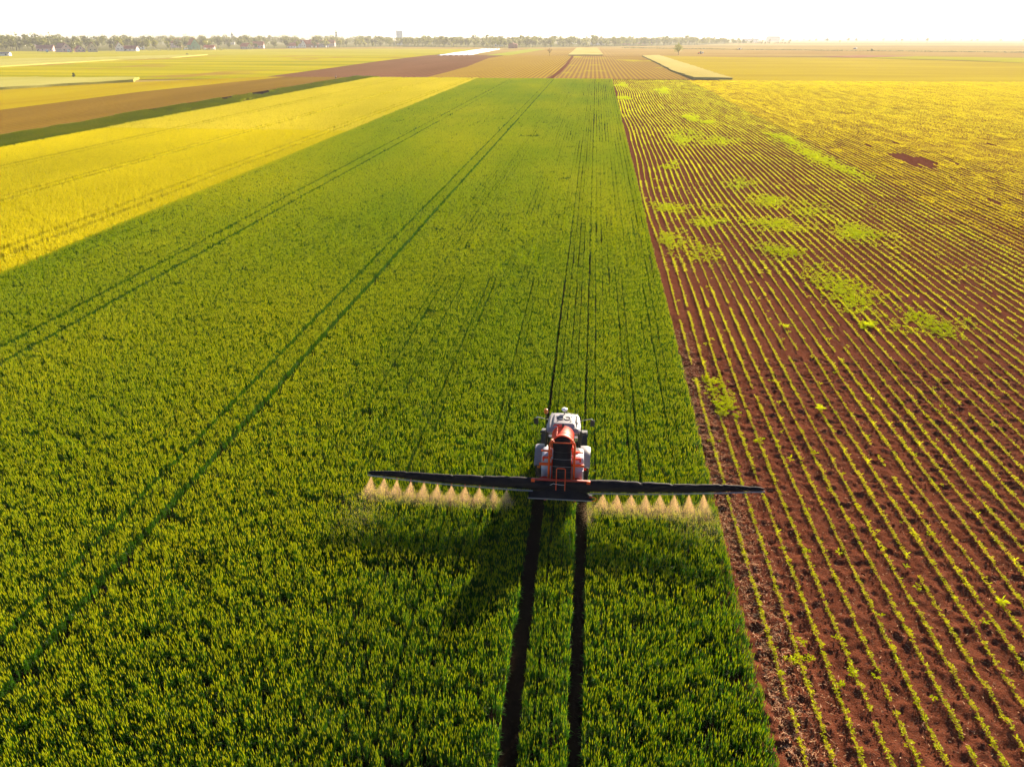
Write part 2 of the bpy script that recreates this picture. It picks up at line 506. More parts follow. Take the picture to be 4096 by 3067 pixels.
# ------------------------------------------------------------------ scatter: a mesh that holds its own tiles and the points they stand on
def scatter(name, tiles, pts, rotz, scl, idx, mats):
    """tiles: list of (V, F, midx, tint); one object, geometry nodes put the tiles on the points"""
    Vs, Fs, Ms, T, G = [], [], [], [], []
    b = 0
    for k, (V, F, mi, tint) in enumerate(tiles):
        Vs.append(V); Fs.append(F + b); Ms.append(mi); T.append(tint); G.append(np.full(len(V), k))
        b += len(V)
    n_t, n_p = b, len(pts)
    V = np.concatenate(Vs + [pts])
    me = np_mesh(name, V, np.concatenate(Fs), mats, np.concatenate(Ms))
    def attr(an, typ, data, key='value'):
        a = me.attributes.new(an, typ, 'POINT')
        a.data.foreach_set(key, np.ascontiguousarray(data).ravel())
    attr('is_point', 'INT', np.concatenate([np.zeros(n_t), np.ones(n_p)]).astype(np.int32))
    attr('tile', 'INT', np.concatenate(G + [np.full(n_p, 999)]).astype(np.int32))
    attr('tint', 'FLOAT', np.concatenate(T + [np.zeros(n_p)]).astype(np.float32))
    rv = np.zeros((n_t + n_p, 3), np.float32); rv[n_t:, 2] = rotz
    attr('rot', 'FLOAT_VECTOR', rv, 'vector')
    sv = np.ones((n_t + n_p, 3), np.float32); sv[n_t:] = scl
    attr('scl', 'FLOAT_VECTOR', sv, 'vector')
    attr('pick', 'INT', np.concatenate([np.zeros(n_t), idx]).astype(np.int32))
    o = link(me, name)
    ng = bpy.data.node_groups.new(name + '_scatter', 'GeometryNodeTree')
    ng.interface.new_socket('Geometry', in_out='INPUT', socket_type='NodeSocketGeometry')
    ng.interface.new_socket('Geometry', in_out='OUTPUT', socket_type='NodeSocketGeometry')
    gi, go = ng.nodes.new('NodeGroupInput'), ng.nodes.new('NodeGroupOutput')
    def na(an, dt):
        q = ng.nodes.new('GeometryNodeInputNamedAttribute')
        q.data_type = dt
        q.inputs['Name'].default_value = an
        return q.outputs[0]
    sep = ng.nodes.new('GeometryNodeSeparateGeometry'); sep.domain = 'POINT'
    cmp_ = ng.nodes.new('FunctionNodeCompare'); cmp_.data_type = 'INT'; cmp_.operation = 'EQUAL'
    L = ng.links.new
    ii = [s for s in cmp_.inputs if s.type == 'INT']
    L(na('is_point', 'INT'), ii[0]); ii[1].default_value = 1
    L(gi.outputs[0], sep.inputs[0]); L(cmp_.outputs[0], sep.inputs[1])
    spl = ng.nodes.new('GeometryNodeSplitToInstances'); spl.domain = 'POINT'
    L(sep.outputs[1], spl.inputs['Geometry'] if 'Geometry' in spl.inputs else spl.inputs[0])
    L(na('tile', 'INT'), spl.inputs['Group ID'])
    iop = ng.nodes.new('GeometryNodeInstanceOnPoints')
    L(sep.outputs[0], iop.inputs['Points']); L(spl.outputs[0], iop.inputs['Instance'])
    iop.inputs['Pick Instance'].default_value = True
    L(na('pick', 'INT'), iop.inputs['Instance Index'])
    L(na('rot', 'FLOAT_VECTOR'), iop.inputs['Rotation'])
    L(na('scl', 'FLOAT_VECTOR'), iop.inputs['Scale'])
    L(iop.outputs[0], go.inputs[0])
    md = o.modifiers.new('scatter', 'NODES')
    md.node_group = ng
    return o

def cereal_tile(length, tufts, per, size=1.0, height=0.8, seed=0, ear_len=0.18, spread=0.022, leaf=1.0):
    """a 0.5 m wide strip of cereal: tufts of stems with ears and arching leaves. material 0 leaf, 1 ear"""
    r = np.random.default_rng(seed)
    n0 = int(tufts * length * 0.5)
    row = r.integers(0, 4, n0)
    cx = -0.25 + 0.0625 + row * 0.125 + r.normal(0, 0.016, n0)
    cyy = r.uniform(-length / 2, length / 2, n0)
    cnt = r.integers(max(1, per - 1), per + 2, n0)
    ti = np.repeat(np.arange(n0), cnt)
    n = len(ti)
    th = r.normal(0, 0.03, n0)
    tt = r.normal(0, 0.10, n0)
    x = cx[ti] + r.normal(0, spread, n); y = cyy[ti] + r.normal(0, spread, n)
    h = height - ear_len + th[ti] + r.normal(0, 0.035, n)
    tint = np.clip(0.5 + tt[ti] + r.normal(0, 0.17, n), 0, 1)
    lean = r.normal(0, 0.05, (n, 2)); lean[:, 0] -= 0.01
    base = np.stack([x, y, np.zeros(n)], 1)
    top = base + np.stack([lean[:, 0] * h, lean[:, 1] * h, h], 1)
    V, F, M, T = [], [], [], []
    nv = 0
    def push(v, f, m):
        nonlocal nv
        k = v.shape[1]
        V.append(v.reshape(-1, 3)); F.append((f[None] + (nv + np.arange(n)[:, None, None] * k)).reshape(-1, 3))
        M.append(np.full(n * len(f), m)); T.append(np.repeat(tint, k)); nv += n * k
    # stem
    a = r.uniform(0, math.pi, n); wv = np.stack([np.cos(a), np.sin(a), np.zeros(n)], 1) * 0.005 * size
    push(np.stack([base - wv, base + wv, top + wv, top - wv], 1), np.array([[0, 1, 2], [0, 2, 3]]), 0)
    # ear: spindle
    tip = top + np.stack([lean[:, 0] * 0.25, lean[:, 1] * 0.25, ear_len * size ** 0.6 * r.uniform(0.8, 1.2, n)], 1)
    mid = top * 0.62 + tip * 0.38
    rad = 0.0115 * size * r.uniform(0.8, 1.25, n)
    a = r.uniform(0, math.pi, n)
    e1 = np.stack([np.cos(a), np.sin(a), np.zeros(n)], 1) * rad[:, None]
    e2 = np.stack([-np.sin(a), np.cos(a), np.zeros(n)], 1) * rad[:, None] * 0.75
    push(np.stack([top, mid + e1, mid + e2, mid - e1, mid - e2, tip], 1),
         np.array([[0, 2, 1], [0, 3, 2], [0, 4, 3], [0, 1, 4], [5, 1, 2], [5, 2, 3], [5, 3, 4], [5, 4, 1]]), 1)
    # leaves
    for k in range(3):
        a = r.uniform(0, 2 * math.pi, n)
        d = np.stack([np.cos(a), np.sin(a), np.zeros(n)], 1)
        s_ = np.stack([-np.sin(a), np.cos(a), np.zeros(n)], 1) * (0.0085 * leaf * size ** 0.55 * r.uniform(0.8, 1.3, n))[:, None]
        t0 = (0.34 + 0.17 * k) * r.uniform(0.88, 1.08, n)
        p0 = base + (top - base) * t0[:, None]
        ll = r.uniform(0.16, 0.28, n) * (1.1 - 0.15 * k)
        p1 = p0 + d * (ll * 0.35)[:, None] + np.array([0, 0, 1]) * (ll * r.uniform(0.45, 0.75, n))[:, None]
        p2 = p1 + d * (ll * 0.5)[:, None] + np.array([0, 0, 1]) * (ll * r.uniform(-0.45, 0.35, n))[:, None]
        push(np.stack([p0 - s_ * 0.7, p0 + s_ * 0.7, p1 + s_, p1 - s_, p2], 1), np.array([[0, 1, 2], [0, 2, 3], [3, 2, 4]]), 0)
    return np.concatenate(V), np.concatenate(F), np.concatenate(M), np.concatenate(T)

M_wleaf = leafy('wheat_leaf', (0.012, 0.055, 0.005), (0.024, 0.080, 0.005), (0.03, 0.125, 0.005), (0.075, 0.18, 0.005), 0.5, 0.006, field=0.05)
M_wear = leafy('wheat_ear', (0.19, 0.26, 0.008), (0.40, 0.41, 0.010), (0.36, 0.54, 0.008), (0.82, 0.78, 0.010), 0.5, 0.006, field=0.05)
M_bleaf = leafy('barley_leaf', (0.28, 0.28, 0.006), (0.44, 0.40, 0.008), (0.48, 0.46, 0.006), (0.70, 0.60, 0.008), 0.5, 0.006, field=0.03)
M_bear = leafy('barley_ear', (0.42, 0.40, 0.008), (0.70, 0.62, 0.02), (0.66, 0.62, 0.008), (0.96, 0.88, 0.02), 0.5, 0.006, field=0.03)

M_bear_far = leafy('pale_barley_ear', (0.46, 0.43, 0.05), (0.74, 0.66, 0.12), (0.70, 0.66, 0.06), (0.96, 0.88, 0.15), 0.5, 0.006, field=0.03)  # paler copy of the barley ear colour, used on the far half
NEAR = [cereal_tile(2.0, 84, 2, 1.0, 0.80, 10 + k, leaf=1.15) for k in range(6)]
MIDT = [cereal_tile(4.0, 46, 2, 1.75, 0.80, 30 + k, 0.17, 0.04, 0.9) for k in range(5)]
FART = [cereal_tile(8.0, 17, 2, 3.0, 0.80, 50 + k, 0.17, 0.06, 0.8) for k in range(4)]

def cell_hash(a, y, step):
    h = np.sin(np.round(a * 50) * 12.9898 + np.floor(y / step) * 78.233) * 43758.5453
    return h - np.floor(h)

def strips(a0, a1, gaps, y0, y1, step, ntile, seed, hs=1.0, crack=None, visible=None, blend=None):
    """centres of 0.5 m wide strips between drill lines a0 and a1 leaving the wheel gaps free"""
    r = np.random.default_rng(seed)
    cuts = sorted([(c - w_ / 2, c + w_ / 2) for c, w_ in gaps if a0 < c < a1])
    segs, p = [], a0
    for lo, hi in cuts:
        if lo > p: segs.append((p, lo))
        p = hi
    segs.append((p, a1))
    P, Sx = [], []
    ys = np.arange(y0 + step / 2, y1, step)
    for lo, hi in segs:
        k = max(1, round((hi - lo) / 0.5)); wd = (hi - lo) / k
        for j in range(k):
            a = lo + (j + 0.5) * wd
            x = lx(a, ys) + r.normal(0, 0.012, len(ys))
            if visible is not None:
                ok = visible(x, ys)
            else:
                ok = np.ones(len(ys), bool)
            if blend is not None: ok &= blend(cell_hash(a, ys - 57.0, blend.step), ys)
            yy = ys + r.uniform(-0.1, 0.1, len(ys)) * step
            sx = np.full(len(ys), wd / 0.5)
            if crack is not None: sx = sx * crack(a, yy, r)
            P.append(np.stack([x, yy, np.full(len(ys), 0.0)], 1)[ok]); Sx.append(sx[ok])
    P, Sx = np.concatenate(P), np.concatenate(Sx)
    n = len(P)
    hn = 0.95 + 0.10 * vnoise(P[:, 0] / 4.0 + 500, P[:, 1] / 7.0 + 500, seed) + r.normal(0, 0.008, n)
    for (px, py, pr) in PITS:
        d = np.hypot((P[:, 0] - px) / pr, (P[:, 1] - py) / (pr * 1.4))
        hn = np.where(d < 1, hn * 0.78, hn)
    S = np.stack([Sx * np.where(r.random(n) < 0.5, 1, -1), np.ones(n), hn * hs], 1)
    return P, np.where(r.random(n) < 0.5, 0, math.pi), S, r.integers(0, ntile, n)

PITS = [(-10.8, 48, 0.6), (-27.3, 45, 0.6), (-14.0, 19.5, 0.8), (-11.0, 66, 0.7), (-3.5, 103, 0.8), (0.6, 118, 0.7), (-12.0, 150, 2.2), (-7.5, 108, 0.6), (-9.8, 17.0, 0.35), (-5.0, 72, 0.5)]
def crack(a, yy, r):
    """thin open lines between drill rows, mostly towards the right edge"""
    pr = 0.90 if a > -14 else 0.25
    if r.random() > pr: return np.ones(len(yy))
    f = vnoise(yy / 32.0 + r.uniform(0, 200), np.full(len(yy), a), 3)
    return 1.0 - r.uniform(0.12, 0.30) * np.clip((f - 0.38) * 4, 0, 1)

def vis(x, y):
    return (x > -0.80 * y - 9) & (x < 0.60 * y + 10)
W_GAPS_B = [(-1.54, 0.50), (0.38, 0.46)]
W_GAPS_F = [(-1.54, 0.06), (0.38, 0.08)]
TRAM = [(-18.65, 0.30), (-17.0, 0.40), (-36.9, 0.36), (-35.0, 0.42)]
WX0, WX1 = -48.5, 6.15
def fade(y0, y1, step, incoming, lo=-1e9, hi=1e9):
    """the finer and the coarser planting share a band, cell by cell"""
    def f(h, y):
        t = np.clip(((np.floor((y - y0) / step) + 0.5) * step) / (y1 - y0), 0, 1)
        return (h < t) if incoming else (h >= t)
    f.step = step
    return f
WF = TRAM + W_GAPS_F
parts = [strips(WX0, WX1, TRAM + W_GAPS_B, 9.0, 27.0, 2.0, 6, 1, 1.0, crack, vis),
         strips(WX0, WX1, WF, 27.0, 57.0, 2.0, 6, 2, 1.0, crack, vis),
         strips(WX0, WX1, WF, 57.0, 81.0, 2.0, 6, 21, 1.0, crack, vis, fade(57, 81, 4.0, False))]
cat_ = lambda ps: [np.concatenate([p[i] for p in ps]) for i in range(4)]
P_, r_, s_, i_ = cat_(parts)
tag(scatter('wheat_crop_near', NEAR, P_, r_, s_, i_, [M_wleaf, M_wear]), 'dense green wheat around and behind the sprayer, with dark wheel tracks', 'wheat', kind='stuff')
P_, r_, s_, i_ = cat_([strips(WX0, WX1, WF, 57.0, 81.0, 4.0, 5, 3, 1.0, crack, vis, fade(57, 81, 4.0, True)), strips(WX0, WX1, WF, 81.0, 145.0, 4.0, 5, 31, 1.0, crack, vis),
                       strips(WX0, WX1, WF, 145.0, 209.0, 4.0, 5, 32, 1.0, crack, vis, fade(145, 209, 8.0, False))])
tag(scatter('wheat_crop_middle', MIDT, P_, r_, s_, i_, [M_wleaf, M_wear]), 'green wheat in the middle distance crossed by two pairs of wheel lines', 'wheat', kind='stuff')
P_, r_, s_, i_ = cat_([strips(WX0, WX1, WF, 145.0, 209.0, 8.0, 4, 4, 1.0, crack, vis, fade(145, 209, 8.0, True)), strips(WX0, WX1, WF, 209.0, 377.0, 8.0, 4, 41, 1.0, crack, vis)])
tag(scatter('wheat_crop_far', FART, P_, r_, s_, i_, [M_wleaf, M_wear]), 'far end of the green wheat field below the pale field strip', 'wheat', kind='stuff')

B_GAPS = [(-53.8, 1.0), (-51.8, 1.05), (-71.9, 0.8), (-70.2, 1.2), (-89.2, 1.2), (-87.2, 0.8)]
P_, r_, s_, i_ = cat_([strips(-104.5, WX0, B_GAPS, 45.0, 157.0, 4.0, 5, 5, 1.0, None, vis)])
tag(scatter('barley_crop_near', MIDT, P_, r_, s_, i_, [M_bleaf, M_bear]), 'bright yellow barley field left of the green wheat, near half', 'barley', kind='stuff')
P_, r_, s_, i_ = cat_([strips(-104.5, WX0, B_GAPS, 157.0, 381.0, 8.0, 4, 6, 1.0, None, vis)])
tag(scatter('barley_crop_far', FART, P_, r_, s_, i_, [M_bleaf, M_bear_far]), 'pale yellow far half of the barley field left of the wheat', 'barley', kind='stuff')

# rough green margin beside the barley
M_margin = leafy('margin_leaf', (0.09, 0.15, 0.006), (0.20, 0.22, 0.008), (0.22, 0.32, 0.006), (0.46, 0.44, 0.008), 0.5, 0.006, field=0.12)
P_, r_, s_, i_ = cat_([strips(-118.5, -104.8, [], 95.0, 395.0, 4.0, 5, 8, 0.9, None, vis)])
keep = vnoise(P_[:, 0] / 2.5 + 40, P_[:, 1] / 8 + 40, 9) > 0.22
s_[:, 2] *= 0.7 + 0.7 * vnoise(P_[:, 0] / 3 + 90, P_[:, 1] / 6 + 90, 12)
tag(scatter('grass_margin', MIDT, P_[keep], r_[keep], s_[keep], i_[keep], [M_margin, M_margin]), 'rough green grass margin between the barley and the rust field', 'grass', kind='stuff')

# ------------------------------------------------------------------ the bare row-crop field on the right
ROW0, PITCH_R, NROW = 6.95, 0.79, 43
def row_x(k, y):
    y = np.asarray(y, dtype=float)
    a = ROW0 + PITCH_R * k
    wob = 0.10 * np.sin(y / 9.0 + 0.6) + 0.16 * np.sin(y / 23.0 + 1.0) * np.clip((y - 50) / 60, 0, 1) * 2.2
    return lx(a, y) + wob + 0.03 * np.sin(y / 5.0 + k * 1.7)

def soil_h(X, Y):
    wob = 0.10 * np.sin(Y / 9.0 + 0.6) + 0.16 * np.sin(Y / 23.0 + 1.0) * np.clip((Y - 50) / 60, 0, 1) * 2.2
    a = X - wob
    slope = np.interp(a, LA, LB)
    u = (a - slope * (Y - 40) - ROW0) / PITCH_R
    k = np.round(u)
    d = (u - k) * PITCH_R
    ridge = 0.035 * np.exp(-(d / 0.10) ** 2)
    lane = np.floor(u)
    side = np.abs(d)
    track = np.where((lane % 4 == 1), -0.035 * np.exp(-((side - 0.395) / 0.13) ** 2), 0.0)
    tread = np.where((lane % 4 == 1), 0.014 * np.sin(2 * math.pi * (Y / 0.34 + d * 1.5)) * np.exp(-((side - 0.395) / 0.15) ** 2), 0.0)
    band = 0.02 * np.exp(-((side - 0.22) / 0.05) ** 2) * (vnoise(Y / 3 + 60, lane + 60, 21) > 0.4)
    n1 = vnoise(X / 0.9 + 300, Y / 0.9 + 300, 22) * 0.05
    n2 = vnoise(X / 0.28 + 500, Y / 0.28 + 500, 23) ** 2 * 0.10
    n3 = vnoise(X / 0.13 + 900, Y / 0.13 + 900, 24) ** 3 * 0.09
    edge = np.clip((8.0 - X) / 1.5, 0, 1) * (vnoise(X / 0.22 + 77, Y / 0.22 + 77, 25) ** 2) * 0.10
    return 0.02 + ridge + track + tread + band + n1 + n2 + n3 + edge

def soil_patch(name, x0, x1, y0, y1, dx, dy):
    nx, ny = int(round((x1 - x0) / dx)) + 1, int(round((y1 - y0) / dy)) + 1
    xs, ys = np.linspace(x0, x1, nx), np.linspace(y0, y1, ny)
    X, Y = np.meshgrid(xs, ys)
    Z = soil_h(X, Y)
    V = np.stack([X, Y, Z], 2).reshape(-1, 3)
    i = (np.arange(ny - 1)[:, None] * nx + np.arange(nx - 1)[None]).ravel()
    F = np.stack([i, i + 1, i + nx + 1, i + nx], 1)
    return tag(link(np_mesh(name, V, F, [M_soil], smooth=True), name), kind='structure')
soil_patch('bare_soil_near', 5.2, 34.0, 9.0, 44.0, 0.085, 0.10)
soil_patch('bare_soil_middle', 5.2, 62.0, 44.0, 130.0, 0.18, 0.5)
soil_patch('bare_soil_far', 5.2, 62.0, 130.0, 386.0, 0.26, 2.0)
soil_patch('bare_soil_right', 34.0, 62.0, 9.0, 44.0, 0.26, 0.5)
sheet('bare_soil_edge', [(62, 20), (700, 20), (700, 386), (62, 386)], 0.06, M_soil)

def plant(r, nl, ll, hh, up=0.3, lw=0.55):
    """a young plant: folded leaves fanning from a short stem"""
    V, F = [], []
    nv = 0
    for k in range(nl):
        a = 2 * math.pi * (k / nl) + r.normal(0, 0.4)
        z0 = hh * r.uniform(0.35, 1.0)
        l = ll * r.uniform(0.7, 1.25)
        d = np.array([math.cos(a), math.sin(a), 0]); s_ = np.array([-math.sin(a), math.cos(a), 0])
        p0 = d * l * 0.18 + [0, 0, z0]
        tip = p0 + d * l + np.array([0, 0, l * (up + r.normal(0, 0.25))])
        mid = p0 * 0.5 + tip * 0.5 + [0, 0, l * 0.08]
        wv = s_ * l * lw * 0.5
        rise = np.array([0, 0, l * r.uniform(0.02, 0.2)])
        V += [p0, mid + wv + rise, tip, mid - wv + rise, mid]
        F += [(nv, nv + 1, nv + 4), (nv + 1, nv + 2, nv + 4), (nv + 2, nv + 3, nv + 4), (nv + 3, nv, nv + 4)]
        nv += 5
    V += [np.array([-0.004, 0, 0]), np.array([0.004, 0, 0]), np.array([0.003, 0.002, hh]), np.array([-0.003, -0.002, hh])]
    F += [(nv, nv + 1, nv + 2), (nv, nv + 2, nv + 3)]
    return np.array(V), np.array(F)

M_seed = leafy('seedling_leaf', (0.28, 0.34, 0.010), (0.42, 0.42, 0.012), (0.55, 0.62, 0.010), (0.80, 0.76, 0.012), 0.5, 0.005, field=0.15)
M_seed_y = leafy('row_crop_leaf', (0.32, 0.28, 0.010), (0.44, 0.36, 0.012), (0.60, 0.54, 0.010), (0.78, 0.64, 0.012), 0.5, 0.004, field=0.03)
M_weed = leafy('weed_leaf', (0.26, 0.34, 0.005), (0.42, 0.44, 0.006), (0.52, 0.68, 0.003), (0.78, 0.82, 0.004), 0.5, 0.0, field=0.15)
def matte(name, c0, c1, scale):
    m, n, out = new_mat(name)
    d = N(n, 'ShaderNodeBsdfDiffuse')
    n.links.new(ramp(n, noise(n, wpos(n), scale, 4, 0.6), [(0.35, c0), (0.65, c1)]), d.inputs[0])
    n.links.new(d.outputs[0], out.inputs[0])
    return m
M_straw = matte('straw', (0.20, 0.10, 0.05), (0.46, 0.28, 0.17), 5)
M_clod = matte('clod', (0.08, 0.023, 0.011), (0.17, 0.052, 0.026), 3)

def seg_tile(length, sp, ll, hh, seed, jit=0.018, nl=7):
    r = np.random.default_rng(seed)
    V, F, T = [], [], []
    nv = 0
    for y in np.arange(-length / 2 + sp / 2, length / 2, sp):
        if r.random() < 0.05: continue
        s_ = r.uniform(0.6, 1.25)
        v, f = plant(r, int(r.integers(nl - 2, nl + 2)), ll * s_, hh * s_)
        v = v + [r.normal(0, jit), y + r.normal(0, sp * 0.2), 0]
        V.append(v); F.append(f + nv); T.append(np.full(len(v), np.clip(0.5 + r.normal(0, 0.22), 0, 1))); nv += len(v)
    F = np.concatenate(F)
    return np.concatenate(V), F, np.zeros(len(F)), np.concatenate(T)

PL = []
for k in range(8):
    v, f = plant(np.random.default_rng(200 + k), 7 + k % 3, 0.074, 0.085)
    PL.append((v, f, np.zeros(len(f)), np.full(len(v), 0.35 + 0.05 * k)))

# single seedlings in the nearest rows
cp, sp_, cyaw, syaw = math.cos(R(PITCH)), math.sin(R(PITCH)), math.cos(R(YAW)), math.sin(R(YAW))
def in_frame(x, y, z=0.05, pad=0.0):
    f_ = np.array([-syaw * cp, cyaw * cp, -sp_]); r_v = np.array([cyaw, syaw, 0]); u_v = np.cross(r_v, f_)
    v = np.array([x, y, z - CAM_H])
    c = v @ f_
    px, py = v @ r_v / c * LENS / 18, v @ u_v / c * LENS / 18
    return abs(px) < 1 + pad and abs(py) < 0.7488 + pad, c
r = np.random.default_rng(5)
SEED_Y = 22.0
cand = []
gapn = lambda k, y: vnoise(np.array([y / 0.55 + k * 9.1]), np.array([k * 3.3 + 7.0]), 41)[0]
for k in range(16):
    y = 11.0
    while y < SEED_Y:
        if gapn(k, y) > 0.11:
            x = float(row_x(k, y)) + r.normal(0, 0.018)
            ok, c = in_frame(x, y)
            cand.append((c if ok else 99, x, y, k))
        y += r.uniform(0.055, 0.095)
cand.sort()
single, rest = cand[:300], cand[300:]
ORD = ['nearest the wheat edge', 'second from the wheat edge', 'third from the wheat edge', 'fourth from the wheat edge', 'fifth from the wheat edge', 'sixth from the wheat edge', 'seventh from the wheat edge', 'eighth from the wheat edge', 'ninth from the wheat edge', 'tenth from the wheat edge', 'eleventh from the wheat edge', 'twelfth from the wheat edge']
pm = []
for k, (v, f, mi, t) in enumerate(PL):
    me = np_mesh('seedling', v, f, [M_seed])
    a = me.attributes.new('tint', 'FLOAT', 'POINT'); a.data.foreach_set('value', t.astype(np.float32))
    pm.append(me)
def ground_z(x, y): return float(soil_h(np.array([x]), np.array([y]))[0])
for c, x, y, k in single:
    o = link(pm[int(r.integers(8))], 'seedling', (x, y, ground_z(x, y) - 0.008))
    o.rotation_euler = (0, 0, r.uniform(0, 6.28))
    s_ = r.uniform(0.5, 1.4); o.scale = (s_, s_, s_)
    tag(o, 'small yellow-green seedling at the near end of the crop row ' + ORD[min(k, 11)], 'seedling', 'seedlings at the near ends of the crop rows')
P_ = np.array([(x, y, ground_z(x, y) - 0.008) for c, x, y, k in rest])
ns = len(P_)
sr = r.uniform(0.5, 1.4, ns)
tag(scatter('seedlings_behind_near_rows', PL, P_, r.uniform(0, 6.28, ns), np.stack([sr] * 3, 1), r.integers(0, 8, ns), [M_seed]), 'yellow-green seedlings in the brown rows beside the sprayed wheat', 'seedlings', kind='stuff')

def rows_pts(k0, k1, y0, y1, step, ntile, seed, drop=0.05, vis_=None, keepf=None):
    r = np.random.default_rng(seed)
    P, RZ = [], []
    ys = np.arange(y0 + step / 2, y1, step)
    for k in range(k0, k1):
        x = row_x(k, ys)
        dx = row_x(k, ys + 0.5) - row_x(k, ys - 0.5)
        ok = (r.random(len(ys)) > drop) & (x < 0.64 * ys + 6)
        if keepf is not None: ok &= keepf(x, ys)
        z = np.mean([soil_h(x + dx * o_, ys + o_) for o_ in (-0.4, -0.2, 0, 0.2, 0.4)], 0) if y0 < 44 else np.full(len(ys), 0.125)
        P.append(np.stack([x, ys, z - 0.01], 1)[ok]); RZ.append(-np.arctan(dx)[ok])
    P, RZ = np.concatenate(P), np.concatenate(RZ)
    n = len(P)
    s0 = r.uniform(0.8, 1.2, n) * (0.8 + 0.5 * vnoise(P[:, 0] / 2 + 33, P[:, 1] / 4 + 33, seed))
    S = np.stack([s0, np.where(r.random(n) < 0.5, 1.0, -1.0), s0], 1)
    return P, RZ, S, r.integers(0, ntile, n)

SEG1 = [seg_tile(1.0, 0.072, 0.074, 0.085, 300 + k) for k in range(8)]
SEG4 = [seg_tile(4.0, 0.14, 0.115, 0.10, 320 + k, 0.03, 6) for k in range(6)]
SEG8 = [seg_tile(8.0, 0.28, 0.17, 0.11, 340 + k, 0.05, 6) for k in range(5)]
P_, r_, s_, i_ = rows_pts(0, NROW, SEED_Y, 62.0, 1.0, 8, 61, 0.03)
tag(scatter('seedling_rows_near', SEG1, P_, r_, s_, i_, [M_seed]), 'thin yellow-green seedling rows on the red-brown soil', 'seedlings', kind='stuff')
P_, r_, s_, i_ = rows_pts(0, NROW, 62.0, 158.0, 4.0, 6, 62, 0.0)
tag(scatter('seedling_rows_middle', SEG4, P_, r_, s_, i_, [M_seed]), 'thin yellow-green seedling rows on the brown soil further off', 'seedlings', kind='stuff')
P_, r_, s_, i_ = rows_pts(0, NROW, 158.0, 382.0, 8.0, 5, 63, 0.0)
tag(scatter('seedling_rows_far', SEG8, P_, r_, s_, i_, [M_seed]), 'seedling rows at the far end of the brown field', 'seedlings', kind='stuff')
# fuller crop right of it
bare = lambda x, y: np.hypot((x - 53.5) / 2.8, (y - 130) / 7.0) > 1 + 0.15 * np.sin(x * 5)
FUL4 = [seg_tile(4.0, 0.13, 0.135, 0.14, 360 + k, 0.035, 7) for k in range(6)]
FUL8 = [seg_tile(8.0, 0.26, 0.20, 0.15, 380 + k, 0.06, 7) for k in range(5)]
P_, r_, s_, i_ = rows_pts(NROW, 130, 58.0, 162.0, 4.0, 6, 64, 0.01, keepf=bare)
tag(scatter('yellow_row_crop_near', FUL4, P_, r_, s_, i_, [M_seed_y]), 'fuller golden row crop on the right with a bare patch', 'row crop', kind='stuff')
P_, r_, s_, i_ = rows_pts(NROW, 310, 162.0, 378.0, 8.0, 5, 65, 0.0)
tag(scatter('yellow_row_crop_far', FUL8, P_, r_, s_, i_, [M_seed_y]), 'golden row crop stretching to the far right', 'row crop', kind='stuff')

# weeds
WD = []
for k in range(6):
    v, f = plant(np.random.default_rng(400 + k), 10, 0.11, 0.13, 0.2, 0.5)
    WD.append((v, f, np.zeros(len(f)), np.full(len(v), 0.3 + 0.08 * k)))
WP = [(12.0, 339, 3, 12, 160), (10.8, 261, 2, 10, 140), (26.6, 302, 3.0, 16, 260), (24.8, 196, 2.6, 8, 220), (27.5, 185, 2.2, 5, 70), (17.9, 153, 2.6, 7, 240), (24.3, 152, 3.0, 8, 260), (21, 168, 3, 6, 90),
      (12.9, 119, 1.6, 4, 80), (22.0, 94, 2.4, 4, 260), (21.8, 106, 2.2, 4, 110), (9.2, 89, 2.2, 2.6, 200), (8.6, 74, 1.4, 5, 220), (11, 70, 1.6, 5, 150), (13.2, 82, 2.2, 2.4, 180), (20.5, 81, 3.2, 2.6, 380), (28.2, 78, 3.2, 3.4, 430),
      (18.9, 70, 2.4, 3, 220), (20.8, 59.0, 2.2, 4.2, 520), (21.5, 54, 1.5, 3, 120), (24.2, 51.4, 1.7, 3, 260), (8.1, 39.0, 0.9, 2.6, 130), (38.5, 133, 2.2, 13, 500), (38.9, 155, 2.0, 10, 280), (39.6, 119, 2.0, 6, 220), (25, 89, 3, 5, 160), (15, 90, 2, 4, 60), (20.2, 50, 0.5, 0.8, 40)]
r = np.random.default_rng(77)
P_ = []
for (x, y, rx, ry, nn) in WP:
    d = r.normal(0, 0.5, (int(nn * 1.25), 2))
    cl = r.normal(0, 0.65, (max(4, nn // 14), 2))
    pick = r.integers(0, len(cl), len(d))
    q = cl[pick] * 0.8 + d * 0.55
    P_.append(np.stack([x + q[:, 0] * rx, y + q[:, 1] * ry, np.full(len(q), 0.10)], 1))
xs = r.uniform(6.6, 36, 420); ys = r.uniform(14, 110, 420)
P_.append(np.stack([xs, ys, np.full(420, 0.10)], 1))
P_ = np.concatenate(P_)
P_ = P_[P_[:, 0] > lx(6.3, P_[:, 1]) + 0.15]
ns = len(P_)
sr = r.uniform(0.6, 1.5, ns) * (1 + np.clip((P_[:, 1] - 60) / 120, 0, 1.5))
tag(scatter('weed_cover', WD, P_, r.uniform(0, 6.28, ns), np.stack([sr, sr, sr * 0.9], 1), r.integers(0, 6, ns), [M_weed]), 'bright green weed patches among the seedling rows', 'weeds', kind='stuff')

